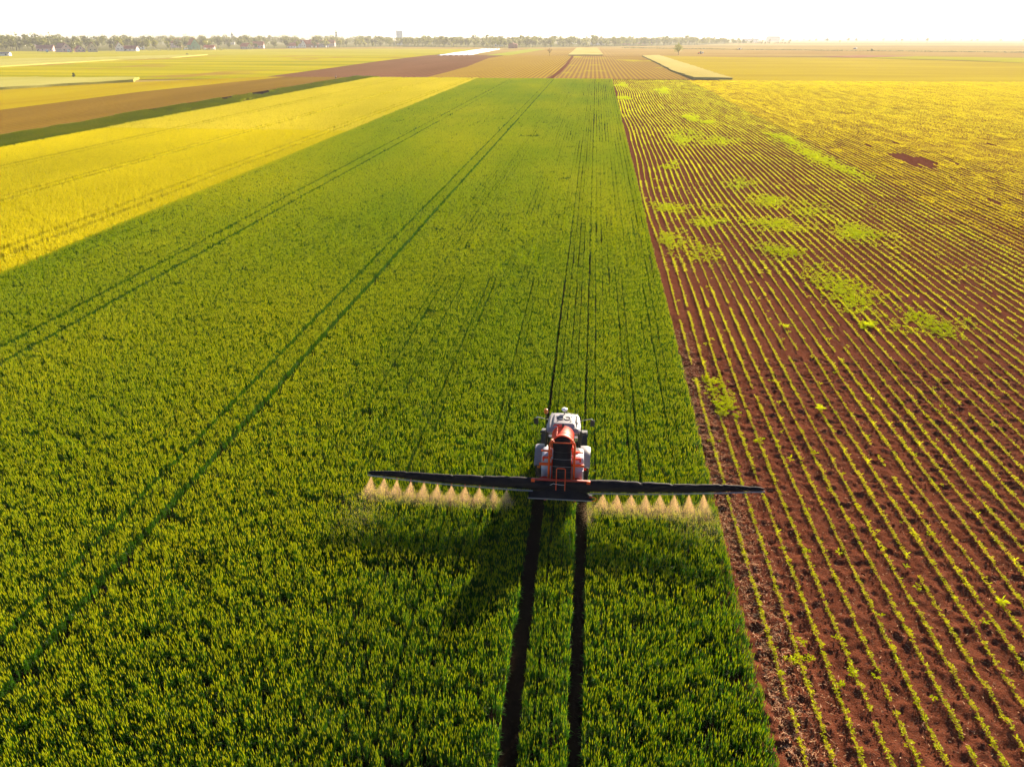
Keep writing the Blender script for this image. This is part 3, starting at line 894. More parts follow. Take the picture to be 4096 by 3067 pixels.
def weed_clump(x, y, n_, rad, tall, label):
    g = MB()
    for k in range(n_):
        v, f = plant(np.random.default_rng(int(x * 100 + y * 10 + k)), 8, 0.10 * tall, 0.12 * tall, 0.3 * tall, 0.42 / tall)
        off = r.normal(0, rad * 0.5, 2)
        g.add(v + [off[0], off[1], 0], f)
    o = g.build('weed_clump', M_weed, auto=False)
    o.location = (x, y, ground_z(x, y) - 0.01)
    a = o.data.attributes.new('tint', 'FLOAT', 'POINT'); a.data.foreach_set('value', np.full(len(g.v), 0.45, np.float32))
    tag(o, label, 'weed')
weed_clump(7.8, 18.4, 5, 0.22, 1.0, 'loose green weed between the first and second crop rows, low in the photo')
weed_clump(7.3, 18.3, 6, 0.16, 1.1, 'dense green weed swelling the second crop row near the wheat edge')
weed_clump(8.6, 17.4, 4, 0.14, 1.0, 'lone round green weed on bare soil in the near right corner')
weed_clump(9.1, 18.0, 4, 0.15, 1.1, 'green weed beside the fourth crop row, right of the lone round weed')
weed_clump(7.8, 19.1, 4, 0.2, 0.9, 'scattered green weed just behind the loose weed near the wheat')
weed_clump(15.4, 21.7, 5, 0.10, 1.7, 'tall pale weed standing out of a row at the right edge')
weed_clump(6.75, 17.7, 3, 0.1, 0.9, 'small yellow weed on the straw strip beside the wheat edge')
weed_clump(9.0, 32.7, 5, 0.18, 1.1, 'small dark green weed above the right boom tip')
weed_clump(13.1, 36.6, 7, 0.2, 1.8, 'spiky pale grass weed in the middle of the seedling field')
weed_clump(14.2, 49.4, 8, 0.25, 1.7, 'pale tufted grass weed left of the large weed patch')
weed_clump(20.2, 50.0, 12, 0.35, 1.7, 'large bright green tuft below the big weed patch')

# straw and clods
r = np.random.default_rng(88)
def flat_bits(n_, xf, yf, lmin, lmax, wd):
    x, y = xf(n_), yf(n_)
    a = r.uniform(0, math.pi, n_); l = r.uniform(lmin, lmax, n_); ww = wd * r.uniform(0.6, 1.4, n_)
    z = soil_h(x, y) + r.uniform(0.005, 0.03, n_)
    d = np.stack([np.cos(a) * l, np.sin(a) * l, r.normal(0, 0.18, n_) * l], 1) / 2
    s_ = np.stack([-np.sin(a) * ww, np.cos(a) * ww, r.normal(0, 0.4, n_) * ww], 1) / 2
    c = np.stack([x, y, z], 1)
    bend = np.stack([-np.sin(a), np.cos(a), np.full(n_, 0.3)], 1) * (l * r.normal(0, 0.15, n_))[:, None]
    V = np.stack([c - d - s_, c - d + s_, c + bend - s_, c + bend + s_, c + d - s_, c + d + s_], 1).reshape(-1, 3)
    i = np.arange(n_)[:, None] * 6
    F = np.concatenate([i + [0, 2, 3, 1], i + [2, 4, 5, 3]])
    return V, F
V1, F1 = flat_bits(6500, lambda n_: 6.25 + np.abs(r.normal(0, 0.8, n_)), lambda n_: r.uniform(11, 48, n_), 0.05, 0.22, 0.016)
V2, F2 = flat_bits(6000, lambda n_: r.uniform(6.3, 30, n_), lambda n_: 11 + 34 * r.random(n_) ** 1.5, 0.04, 0.13, 0.018)
tag(link(np_mesh('straw_litter', np.concatenate([V1, V2]), np.concatenate([F1, F2 + len(V1)]), [M_straw]), 'straw_litter'), 'pale straw litter strewn along the wheat edge and soil', 'straw', kind='stuff')
CL = []
for k in range(6):
    q = np.random.default_rng(500 + k)
    bm = bmesh.new(); bmesh.ops.create_icosphere(bm, subdivisions=1, radius=1)
    V = np.array([v.co[:] for v in bm.verts]); F = np.array([[v.index for v in f.verts] for f in bm.faces]); bm.free()
    V = V * q.uniform(0.6, 1.25, (len(V), 1)) * [1.2, 0.9, 0.75]
    CL.append((V, F, np.zeros(len(F)), np.full(len(V), 0.5)))
nc = 24000
x = np.concatenate([6.3 + np.abs(r.normal(0, 0.8, 5000)), r.uniform(6.3, 30, nc - 5000)]); y = 11 + 40 * r.random(nc) ** 1.3
lane_d = ((x - row_x(0, y)) / PITCH_R) % 1.0
ok = (lane_d > 0.12) & (lane_d < 0.88)
x, y = x[ok], y[ok]; nc = len(x)
sr = np.exp(r.normal(-4.15, 0.45, nc))
tag(scatter('soil_clods', CL, np.stack([x, y, soil_h(x, y) + sr * 0.2], 1), r.uniform(0, 6.28, nc), np.stack([sr] * 3, 1), r.integers(0, 6, nc), [M_clod]), 'crumbled red-brown clods between the seedling rows', 'clods', kind='stuff')

# ------------------------------------------------------------------ tractor
M_grey = paint('tractor_grey', (0.20, 0.185, 0.205), 0.45, dirt=0.35, scale=3, dirtcol=(0.13, 0.11, 0.105))
M_lgrey = paint('roof_panel_white', (0.29, 0.27, 0.285), 0.45, dirt=0.3, scale=4, dirtcol=(0.2, 0.17, 0.16))
M_black = paint('black_plastic', (0.012, 0.012, 0.013), 0.5, dirt=0.5, scale=8, dirtcol=(0.04, 0.03, 0.025))
M_tyre = paint('tyre_rubber', (0.03, 0.027, 0.025), 0.8, dirt=0.7, scale=3, dirtcol=(0.10, 0.07, 0.05), spec=0.2)
M_orange = paint('orange_paint', (0.80, 0.085, 0.006), 0.5, dirt=0.2, spec=0.3, scale=7, dirtcol=(0.35, 0.05, 0.01))
M_red = paint('red_paint', (0.68, 0.035, 0.010), 0.6, dirt=0.2, spec=0.25, scale=6, dirtcol=(0.4, 0.03, 0.01))
M_maroon = paint('dark_red_paint', (0.36, 0.022, 0.012), 0.5, dirt=0.4, scale=8)
M_tank = paint('white_plastic_tank', (0.36, 0.355, 0.42), 0.5, dirt=0.3, scale=3, dirtcol=(0.45, 0.42, 0.45))
M_amber = paint('amber_lens', (0.60, 0.15, 0.006), 0.3, dirt=0.05)
M_redlens = paint('red_lens', (0.75, 0.02, 0.02), 0.2, dirt=0.05)
M_white = paint('white_plastic', (0.78, 0.78, 0.78), 0.3, dirt=0.1)
M_steel = paint('steel', (0.45, 0.43, 0.42), 0.35, metal=0.9, dirt=0.3)
M_rim = paint('wheel_rim_grey', (0.35, 0.34, 0.34), 0.4, dirt=0.5, dirtcol=(0.12, 0.08, 0.06))
M_fabric = paint('black_fabric', (0.006, 0.005, 0.008), 0.75, dirt=0.6, scale=2.2, bump=0.25, spec=0.12, dirtcol=(0.016, 0.012, 0.015))
M_slot = paint('pale_air_slot', (0.20, 0.19, 0.21), 0.6, dirt=0.4, scale=5)
def glass_mat():
    m, n, out = new_mat('cab_glass')
    g_ = N(n, 'ShaderNodeBsdfGlossy'); g_.inputs['Roughness'].default_value = 0.03
    t_ = N(n, 'ShaderNodeBsdfTransparent'); t_.inputs[0].default_value = (0.55, 0.6, 0.55, 1)
    fr = N(n, 'ShaderNodeFresnel'); fr.inputs[0].default_value = 1.5
    mx = N(n, 'ShaderNodeMixShader')
    n.links.new(fr.outputs[0], mx.inputs[0]); n.links.new(t_.outputs[0], mx.inputs[1]); n.links.new(g_.outputs[0], mx.inputs[2])
    n.links.new(mx.outputs[0], out.inputs[0])
    return m
M_glass = glass_mat()

TX, TY = -0.60, 28.3
TO = (TX, TY, 0)
tr = empty('tractor', TO, 'grey tractor with a rounded cab roof driving into the wheat', 'tractor')
def part(g, name, m, parent=None, label=None, root=None, off=TO):
    o = g.build(name, m, parent or root or tr, off)
    if label: o['label'] = label
    return o

def wheel(cx, cy_, rad, wid, steps):
    s_ = 1 if cx > TX else -1
    g = MB()
    rr = rad * 0.56
    g.lathe([(rr, -wid * 0.42), (rr * 0.93, -wid * 0.40), (rr * 0.85, -wid * 0.1), (rr * 0.3, -wid * 0.02), (0.001, 0), (rr * 0.3, wid * 0.02), (rr * 0.85, wid * 0.1), (rr * 0.93, wid * 0.40), (rr, wid * 0.42)], (cx, cy_, rad), (1, 0, 0), 24, False)
    for k in range(8):
        a = k * math.pi / 4
        g.lathe([(0.02, 0), (0.02, 0.04)], (cx + s_ * 0.03, cy_ + math.cos(a) * 0.16, rad + math.sin(a) * 0.16), (s_, 0, 0), 6)
    wh = part(g, 'wheel', M_rim)
    g = MB()
    core = rad - 0.05
    g.lathe([(rr * 0.98, -wid * 0.44), (core * 0.82, -wid * 0.5), (core * 0.96, -wid * 0.47), (core, -wid * 0.36), (core * 1.005, 0), (core, wid * 0.36), (core * 0.96, wid * 0.47), (core * 0.82, wid * 0.5), (rr * 0.98, wid * 0.44), (rr * 0.96, 0), (rr * 0.98, -wid * 0.44)], (cx, cy_, rad), (1, 0, 0), 40, False)
    for k in range(steps):
        for sd_ in (-1, 1):
            a = 2 * math.pi * (k + (0.5 if sd_ > 0 else 0)) / steps
            # a chevron bar, swept forward towards the middle
            for (f0, f1) in ((0.02, 0.5),):
                w0, w1 = sd_ * wid * f0, sd_ * wid * f1
                da = 0.20
                P = []
                for (ww, aa) in ((w0, a + da), (w1, a)):
                    for (dr, db) in ((0.0, -0.035), (0.055, -0.022), (0.055, 0.022), (0.0, 0.035)):
                        ra = core - 0.01 + dr
                        if abs(ww) > wid * 0.4: ra -= 0.02
                        t = aa + db * 1.1 / rad
                        P.append((cx + ww, cy_ + math.cos(t) * ra, rad + math.sin(t) * ra))
                g.add(P, [(0, 1, 5, 4), (1, 2, 6, 5), (2, 3, 7, 6), (4, 5, 6, 7), (0, 3, 2, 1)])
    part(g, 'tyre', M_tyre, wh)
for cx in (-1.54, 0.36):
    wheel(cx, 28.30, 0.88, 0.46, 19)
for cx in (-1.50, 0.31):
    wheel(cx, 30.75, 0.62, 0.38, 16)
g = MB()
g.box((TX, 29.8, 0.85), (0.5, 3.0, 0.5), bev=0.05)
g.tube([(-1.5, 28.3, 0.88), (0.33, 28.3, 0.88)], 0.14, 12)
g.tube([(-1.45, 30.75, 0.62), (0.27, 30.75, 0.62)], 0.09, 10)
g.box((TX, 27.65, 0.75), (0.7, 0.5, 0.3), bev=0.04)
part(g, 'chassis', M_black)
g = MB()
g.box((TX, 30.55, 1.42), (0.86, 1.9, 0.62), taper=0.88, bev=0.12)
g.box((TX, 31.45, 1.28), (0.74, 0.2, 0.5), bev=0.06)
part(g, 'bonnet', M_grey)
g = MB()
g.tube([(0.12, 29.75, 1.5), (0.12, 29.75, 2.55), (0.12, 29.7, 2.66)], 0.055, 10)
part(g, 'exhaust', M_black)
g = MB()
g.box((TX, 28.75, 1.15), (1.30, 1.55, 0.16), bev=0.04)
g.box((TX, 28.10, 1.45), (1.15, 0.10, 0.6), bev=0.03)
g.box((TX, 29.55, 1.5), (0.9, 0.12, 0.7), bev=0.03)
part(g, 'cab_floor', M_black)
g = MB()
g.box((TX, 28.55, 1.62), (0.5, 0.5, 0.14), bev=0.05)
g.box((TX, 28.32, 2.0), (0.48, 0.13, 0.62), bev=0.05)
part(g, 'seat', M_black)
g = MB()
g.torus((TX, 29.15, 1.95), 0.19, 0.018, (0, -0.5, 0.85), 20, 6)
g.tube([(TX, 29.15, 1.95), (TX, 29.4, 1.5)], 0.03, 6)
part(g, 'steering_wheel', M_black)
for sx in (-1, 1):
    for (y0, y1, x0, x1) in ((28.18, 28.02, 0.74, 0.70), (28.85, 28.80, 0.78, 0.76), (29.62, 29.50, 0.68, 0.64)):
        g = MB()
        g.tube([(TX + sx * x0, y0, 1.2), (TX + sx * (x0 + 0.02), (y0 + y1) / 2, 2.0), (TX + sx * x1, y1, 2.72)], 0.045 if y0 < 28.5 else 0.035, 8)
        part(g, 'cab_pillar', M_black)
g = MB()
g.add([(TX - 0.66, 28.11, 1.75), (TX + 0.66, 28.11, 1.75), (TX + 0.66, 28.03, 2.62), (TX - 0.66, 28.03, 2.62)], [(0, 1, 2, 3)])
part(g, 'rear_window', M_glass)
g = MB()
g.add([(TX - 0.62, 29.62, 1.75), (TX + 0.62, 29.62, 1.75), (TX + 0.58, 29.5, 2.66), (TX - 0.58, 29.5, 2.66)], [(0, 1, 2, 3)])
part(g, 'windscreen', M_glass)
for sx in (-1, 1):
    g = MB()
    g.add([(TX + sx * 0.735, 28.2, 1.5), (TX + sx * 0.70, 29.6, 1.5), (TX + sx * 0.66, 29.5, 2.66), (TX + sx * 0.715, 28.05, 2.66)], [(0, 1, 2, 3)])
    part(g, 'side_window', M_glass)
# roof: rounded loaf, wider at the rear, crowned
def slab(g, y0, y1, wf, zt, zb, ny=14, nx=14, crown=0.05, rnd=0.1, ex=5.0):
    V, F = [], []
    yc, hy = (y0 + y1) / 2, (y1 - y0) / 2
    for j in range(ny + 1):
        for i in range(nx + 1):
            u, v = -1 + 2 * i / nx, -1 + 2 * j / ny
            # squircle mapping keeps the corners rounded
            uu = u * math.sqrt(max(0, 1 - 0.5 * (abs(v) ** ex) * 0.30)); vv = v * math.sqrt(max(0, 1 - 0.5 * (abs(u) ** ex) * 0.30))
            hw = wf(v)
            e = max(abs(u), abs(v))
            z = zt - crown * (0.5 * u * u + 0.5 * v * v) - (rnd * max(0, (e - 0.78) / 0.22) ** 2.2)
            V.append((TX + uu * hw, yc + vv * hy, z))
    n1 = (nx + 1)
    for j in range(ny):
        for i in range(nx):
            a = j * n1 + i
            F.append((a, a + 1, a + n1 + 1, a + n1))
    ring = [i for i in range(n1)] + [j * n1 + nx for j in range(1, ny + 1)] + [ny * n1 + i for i in range(nx - 1, -1, -1)] + [j * n1 for j in range(ny - 1, 0, -1)]
    b = len(V)
    for q in ring:
        x, y, z = V[q]
        V.append((TX + (x - TX) * 0.97, yc + (y - yc) * 0.98, zb))
    m_ = len(ring)
    for q in range(m_):
        F.append((ring[q], b + q, b + (q + 1) % m_, ring[(q + 1) % m_]))
    F.append(tuple(b + q for q in range(m_))[::-1])
    g.add(V, F, True)
g = MB()
slab(g, 28.0, 29.72, lambda v: 0.79 - 0.055 * (v + 1), 2.93, 2.66)
part(g, 'roof', M_grey)
g = MB()
V = [(TX - 0.53, 28.18, 2.86), (TX + 0.53, 28.18, 2.86), (TX + 0.50, 29.28, 2.90), (TX - 0.50, 29.28, 2.90),
     (TX - 0.46, 28.40, 3.02), (TX + 0.46, 28.40, 3.02), (TX + 0.44, 29.22, 3.03), (TX - 0.44, 29.22, 3.03)]
bm = bmesh.new()
bv = [bm.verts.new(v) for v in V]
for f in [(3, 2, 1, 0), (4, 5, 6, 7), (0, 1, 5, 4), (1, 2, 6, 5), (2, 3, 7, 6), (3, 0, 4, 7)]: bm.faces.new([bv[i] for i in f])
bmesh.ops.bevel(bm, geom=bm.edges[:], offset=0.03, segments=3, affect='EDGES', profile=0.5)
bm.verts.index_update()
g.add([v.co[:] for v in bm.verts], [[v.index for v in f.verts] for f in bm.faces], True); bm.free()
hatch = part(g, 'roof_hatch', M_lgrey)
def ring8():
    """two overlapping dark rings: the figure-eight cover on the hatch"""
    g = MB()
    for sx in (-1, 1):
        g.torus((TX + sx * 0.155, 28.86, 3.035), 0.135, 0.04, (0, 0, 1), 26, 8, flat=0.35)
    g.box((TX, 28.86, 3.033), (0.10, 0.10, 0.02))
    return g
part(ring8(), 'vent_ring', M_black, hatch, 'black figure-eight ring on the roof hatch')
for (bx, by) in ((-0.33, 28.98), (0.33, 28.98), (-0.27, 28.58), (0.31, 28.58)):
    g = MB(); g.torus((TX + bx, by, 3.03), 0.036, 0.014, (0, 0, 1), 12, 6, arc=(0, math.pi)); part(g, 'hatch_clip', M_black, hatch)
for sx in (-1, 1):
    g = MB()
    g.box((TX + sx * 0.60, 28.95, 2.935), (0.025, 1.1, 0.03), rot=(0, 0, sx * 0.04)); part(g, 'roof_rib', M_grey)
g = MB()
g.tube([(0.02, 29.5, 2.93), (-0.05, 29.0, 2.97), (0.05, 28.5, 2.95), (0.20, 28.15, 2.80), (0.24, 28.0, 2.55)], 0.012, 6); part(g, 'cable', M_black)
g = MB()
g.tube([(-0.58, 29.42, 3.16), (-0.45, 29.45, 3.02), (-0.25, 29.45, 2.94), (0.0, 29.48, 2.93)], 0.011, 6); part(g, 'cable', M_black)
g = MB()
g.tube([(-0.61, 29.42, 2.9), (-0.61, 29.42, 3.14)], 0.02, 8); g.box((-0.61, 29.42, 2.91), (0.12, 0.08, 0.02))
mt = part(g, 'receiver_mast', M_black)
g = MB()
g.lathe([(0.001, -0.03), (0.09, -0.03), (0.095, 0.0), (0.135, 0.03), (0.13, 0.07), (0.09, 0.10), (0.001, 0.11)], (-0.61, 29.42, 3.15), (0, 0, 1), 22, False)
part(g, 'satellite_receiver', M_white, mt)
g = MB()
g.tube([(-1.36, 28.95, 2.62), (-1.42, 28.95, 2.75), (-1.43, 28.92, 3.12), (-1.43, 28.92, 3.2)], 0.022, 8)
g.lathe([(0.07, 0), (0.075, 0.05)], (-1.43, 28.92, 3.18), (0, 0, 1), 14)
bs = part(g, 'beacon_post', M_black)
g = MB(); g.lathe([(0.085, 0.0), (0.098, 0.04), (0.092, 0.14), (0.075, 0.19), (0.03, 0.21), (0.001, 0.212)], (-1.43, 28.92, 3.225), (0, 0, 1), 18)
part(g, 'beacon_lens', M_amber, bs)
for sx, zz in ((-1, 2.72), (1, 2.74)):
    g = MB(); g.tube([(TX + sx * 0.72, 29.35, 2.66), (TX + sx * 1.02, 29.3, zz + 0.04), (TX + sx * 1.24, 29.28, zz + 0.1), (TX + sx * 1.29, 29.28, zz + 0.05)], 0.016, 8)
    ar = part(g, 'mirror_arm', M_steel)
    g = MB(); g.box((TX + sx * 1.29, 29.28, zz - 0.13), (0.20, 0.05, 0.32), bev=0.022)
    part(g, 'mirror', M_black, ar)
for sx in (-1, 1):
    # rear fender: curved shell over the wheel
    g = MB()
    cxw = TX + sx * 0.97
    V, F = [], []
    na, nw = 14, 6
    for j in range(na + 1):
        a = R(28 + 112 * j / na)
        for i in range(nw + 1):
            u = -1 + 2 * i / nw
            rad = 0.96 - 0.05 * abs(u) ** 3
            V.append((cxw + sx * 0.0 + u * 0.27, 28.3 - math.cos(a) * rad, 0.88 + math.sin(a) * rad))
    for j in range(na):
        for i in range(nw):
            q = j * (nw + 1) + i
            F.append((q, q + 1, q + nw + 2, q + nw + 1))
    k0 = len(V)
    for j in range(na + 1):
        a = R(28 + 112 * j / na)
        V.append((cxw + sx * 0.27, 28.3 - math.cos(a) * 0.85, 0.88 + math.sin(a) * 0.85))
        V.append((cxw - sx * 0.27, 28.3 - math.cos(a) * 0.70, 0.88 + math.sin(a) * 0.70))
    o_, i_n = (nw, 0) if sx > 0 else (0, nw)
    for j in range(na):
        F.append((j * (nw + 1) + o_, (j + 1) * (nw + 1) + o_, k0 + 2 * (j + 1), k0 + 2 * j))
        F.append((j * (nw + 1) + i_n, (j + 1) * (nw + 1) + i_n, k0 + 2 * (j + 1) + 1, k0 + 2 * j + 1))
    g.add(V, F, True)
    fd = part(g, 'fender', M_grey)
    g = MB(); g.box((cxw + sx * 0.02, 27.30, 1.40), (0.36, 0.05, 0.14), bev=0.02); part(g, 'light_housing', M_black, fd)
    g = MB(); g.box((cxw + sx * 0.04, 27.265, 1.40), (0.14, 0.03, 0.11), bev=0.012)
    part(g, 'tail_light', M_redlens if sx > 0 else M_amber, fd, 'red tail light' if sx > 0 else 'orange tail light')
    g = MB(); g.box((TX + sx * 0.56, 27.97, 2.60), (0.16, 0.06, 0.10), bev=0.015); part(g, 'work_light', M_white)
    g = MB(); g.box((TX + sx * 0.93, 28.62, 2.42), (0.22, 0.10, 0.10), bev=0.02); g.tube([(TX + sx * 0.74, 28.7, 2.5), (TX + sx * 0.9, 28.62, 2.46)], 0.014, 6); part(g, 'side_lamp', M_black)
    g = MB()
    V, F = [], []
    for j in range(9):
        a = R(30 + 120 * j / 8)
        for u in (-0.2, 0.2): V.append((TX + sx * 0.905 + u, 30.75 - math.cos(a) * 0.70, 0.62 + math.sin(a) * 0.70))
    for j in range(8): F.append((2 * j, 2 * j + 1, 2 * j + 3, 2 * j + 2))
    g.add(V, F, True); part(g, 'front_fender', M_black)

# ------------------------------------------------------------------ mounted air-assisted boom sprayer
SO = (-0.58, 26.2, 0)
sp = empty('boom_sprayer', SO, 'red and black boom sprayer with long tapered air bags on the tractor rear', 'sprayer')
def spart(g, name, m, parent=None, label=None): return part(g, name, m, parent, label, sp, SO)
SX = -0.58
# tank
g = MB()
for (x0, x1) in ((-1.42, -0.62), (-0.54, 0.34)):
    pass
g.box((SX + 0.03, 26.55, 1.85), (1.78, 0.95, 1.62), bev=0.16)
tank = spart(g, 'tank', M_tank)
for z in (1.42, 2.02):
    g = MB(); g.box((SX + 0.03, 26.55, z), (1.795, 0.97, 0.035), bev=0.01); spart(g, 'tank_seam', M_tank, tank)
g = MB(); g.lathe([(0.2, 0), (0.2, 0.06), (0.17, 0.09)], (SX + 0.55, 26.65, 2.64), (0, 0, 1), 18); spart(g, 'tank_lid', M_black, tank)
# fan housing
FZ, FR = 3.16, 0.455
g = MB()
g.lathe([(FR * 0.90, 0.0), (FR * 1.0, 0.015), (FR * 1.02, 0.04), (FR, 0.07), (FR, 0.74), (FR * 1.04, 0.78), (FR * 1.06, 0.83), (FR * 0.98, 0.86), (FR * 0.90, 0.86), (FR * 0.88, 0.5)], (SX, 26.24, FZ), (0, 1, 0), 40, False)
fan = spart(g, 'fan_housing', M_red)
g = MB(); g.lathe([(0.001, 0), (FR * 0.93, 0.001), (FR * 0.93, 0.02)], (SX, 26.27, FZ), (0, 1, 0), 32, False); spart(g, 'fan_screen', M_fabric, fan)
g = MB(); g.torus((SX, 26.26, FZ), FR * 0.97, 0.022, (0, 1, 0), 40, 8); spart(g, 'rim', M_orange, fan)
g = MB(); g.torus((SX, 26.50, FZ), FR * 1.0, 0.010, (0, 1, 0), 40, 6); spart(g, 'seam', M_orange, fan)
g = MB(); g.lathe([(0.03, 0), (0.03, 0.05), (0.055, 0.06), (0.055, 0.11), (0.02, 0.16), (0.001, 0.17)], (SX - 0.01, 26.98, FZ + FR), (0, 0, 1), 12); spart(g, 'valve', M_black, fan)
for k, x0 in enumerate((-0.30, -0.14)):
    g = MB()
    th = [R(90 + 160 * q / 10) for q in range(11)]
    g.tube([(SX + x0 + 0.11 * math.cos(t), 27.02 + 0.02 * k, FZ + FR * 0.9 + 0.10 * math.sin(t) + 0.03) for t in [math.pi * q / 10 for q in range(11)]], 0.022, 8); spart(g, 'hose', M_red, fan)
g = MB(); g.tube([(SX - 0.25, 26.30, FZ + FR * 0.86), (SX - 0.25, 26.6, FZ + FR * 0.90), (SX - 0.25, 27.0, FZ + FR * 0.92)], 0.02, 8); spart(g, 'hose', M_red, fan)
# air duct: elbow from the fan, then a ribbed fabric trunk down to the boom
path = [(SX, 26.23, 3.46), (SX, 26.22, 3.44), (SX, 26.20, 3.38), (SX, 26.17, 3.2), (SX + 0.005, 26.08, 2.9), (SX + 0.01, 25.95, 2.60), (SX + 0.015, 25.80, 2.32), (SX + 0.02, 25.66, 2.08), (SX + 0.03, 25.54, 1.85)]
rads = [(0.20, 0.06), (0.30, 0.14), (0.355, 0.20), (0.37, 0.24), (0.375, 0.26), (0.385, 0.28), (0.39, 0.28), (0.385, 0.27), (0.375, 0.26)]
pp, rr_ = [], []
for i in range(len(path) - 1):
    for q in range(5):
        t = q / 5
        pp.append(tuple(path[i][c] * (1 - t) + path[i + 1][c] * t for c in range(3)))
        b_ = 1 + (0.012 * math.sin((i * 5 + q) * 1.3) if i > 2 else 0)
        rr_.append(tuple((rads[i][c] * (1 - t) + rads[i + 1][c] * t) * b_ for c in range(2)))
g = MB(); g.tube(pp, rr_, 36, up=(0, 1, 0))
duct = spart(g, 'air_duct', M_fabric)
for q in (19, 24, 29, 33, 37):
    g = MB()
    p = Vector(pp[q]); t = (Vector(pp[min(q + 1, len(pp) - 1)]) - Vector(pp[q - 1])).normalized()
    sd_ = Vector((1, 0, 0)); u = sd_.cross(t).normalized()
    g.tube([p + sd_ * math.cos(a) * (rr_[q][0] + 0.004) + u * math.sin(a) * (rr_[q][1] + 0.004) for a in [2 * math.pi * k / 30 for k in range(31)]], 0.008, 5, False)
    spart(g, 'support_ring', M_slot if q in (24, 29) else M_black, duct)
# frame
for sx in (-1, 1):
    g = MB(); x = SX + sx * 0.52
    g.tube([(x, 25.74, 1.55), (x, 25.78, 2.1), (x, 25.90, 3.22), (x - sx * 0.01, 25.93, 3.38), (x - sx * 0.06, 26.0, 3.46), (x - sx * 0.12, 26.2, 3.45)], [0.052, 0.052, 0.048, 0.042, 0.038, 0.036], 10)
    spart(g, 'post', M_orange)
    g = MB(); g.tube([(x - sx * 0.10, 25.98, 2.75), (x - sx * 0.09, 26.0, 3.0), (x - sx * 0.07, 26.05, 3.15), (x - sx * 0.10, 26.2, 3.2)], 0.026, 8); spart(g, 'brace', M_orange)
    g = MB(); g.box((SX + sx * 0.66, 26.06, 2.96), (0.42, 0.07, 0.07), bev=0.012); spart(g, 'bracket', M_orange)
    g = MB(); g.box((SX + sx * 0.68, 25.98, 2.36), (0.52, 0.08, 0.11), bev=0.015); spart(g, 'crossbar', M_orange)
    g = MB(); g.box((SX + sx * 0.62, 25.96, 2.70), (0.36, 0.08, 0.09), bev=0.012); g.box((SX + sx * 0.77, 25.94, 2.65), (0.08, 0.07, 0.20), bev=0.012); spart(g, 'clamp', M_red)
    g = MB(); g.box((SX + sx * 0.42, 25.80, 1.62), (0.34, 0.12, 0.10), bev=0.015); g.tube([(SX + sx * 0.55, 25.75, 1.66), (SX + sx * 0.80, 25.55, 1.35)], 0.03, 8); spart(g, 'boom_mount', M_orange)
    for k, (rr2, zz) in enumerate(((0.30, 1.50), (0.25, 1.46))):
        g = MB(); g.torus((SX + sx * 0.70, 25.86 + 0.06 * k, zz), rr2, 0.030, (0, 1, 0.0), 30, 8, arc=(0, math.pi * 1.0)); spart(g, 'hose', M_red)
    g = MB(); g.tube([(SX + sx * 0.40, 25.98, 1.6), (SX + sx * 0.40, 25.98, 2.6)], 0.032, 8); spart(g, 'inner_post', M_red)
    for k in range(3):
        g = MB(); g.tube([(SX + sx * (0.43 + 0.05 * k), 26.0, 3.2 - 0.1 * k), (SX + sx * (0.46 + 0.03 * k), 25.98, 2.95), (SX + sx * (0.40 + 0.06 * k), 26.02, 2.72)], 0.014, 6); spart(g, 'hose', M_red)
g = MB(); g.tube([(SX - 0.47, 25.92, 3.45), (SX + 0.47, 25.92, 3.45)], 0.024, 8); spart(g, 'top_bar', M_orange)
g = MB(); g.tube([(SX + 0.34, 25.96, 3.47), (SX + 0.48, 26.10, 3.50)], 0.02, 8); g.tube([(SX - 0.34, 25.96, 3.47), (SX - 0.48, 26.10, 3.50)], 0.02, 8); spart(g, 'top_stay', M_orange)
# boom centre
BY = 25.32
g = MB(); g.tube([(SX - 1.19, BY, 1.78), (SX - 0.6, BY, 1.76), (SX, BY, 1.75), (SX + 0.6, BY, 1.76), (SX + 1.20, BY, 1.80)], [(0.22, 0.26)] * 5, 24, up=(0, 0, 1)); spart(g, 'centre_bag', M_fabric)
g = MB(); g.box((SX, BY - 0.05, 2.06), (2.40, 0.09, 0.07), rot=(0, -0.012, 0), bev=0.012); bar = spart(g, 'boom_bar', M_maroon)
for sx in (-1, 1):
    g = MB(); g.box((SX + sx * 1.14, BY - 0.10, 2.03 + sx * 0.012), (0.15, 0.10, 0.13), bev=0.015); spart(g, 'bar_end', M_orange, bar)
g = MB()   # shaped rear shroud: rises to the middle, pale lip below
V, F = [], []
xs_ = np.linspace(-1.30, 1.32, 21)
for x in xs_:
    t = max(0.0, 1 - max(0, abs(x) - 0.22) / 1.05)
    zt = 1.46 + 0.34 * t + 0.01 * x
    yt = BY - 0.30 + 0.12 * t
    V += [(SX + x, BY - 0.05, zt - 0.02), (SX + x, yt, zt), (SX + x, BY - 0.46, 1.42 + 0.008 * x), (SX + x, BY - 0.46, 1.36 + 0.008 * x), (SX + x, BY - 0.05, 1.36)]
for i in range(20):
    for q in range(5):
        q2 = (q + 1) % 5
        F.append((i * 5 + q, i * 5 + q2, (i + 1) * 5 + q2, (i + 1) * 5 + q))
F += [(4, 3, 2, 1, 0), tuple(100 + q for q in range(5))]
g.add(V, F, False); shroud = spart(g, 'rear_shroud', M_fabric)
g = MB(); g.box((SX, BY - 0.475, 1.395), (2.64, 0.02, 0.045), rot=(0, -0.008, 0)); spart(g, 'air_slot', M_slot, shroud)
g = MB(); g.tube([(SX + 1.20, BY - 0.35, 1.50), (SX + 1.38, BY - 0.30, 1.50), (SX + 1.50, BY - 0.36, 1.47), (SX + 1.46, BY - 0.46, 1.43), (SX + 1.28, BY - 0.48, 1.41)], 0.014, 6); spart(g, 'hose_loop', M_orange)
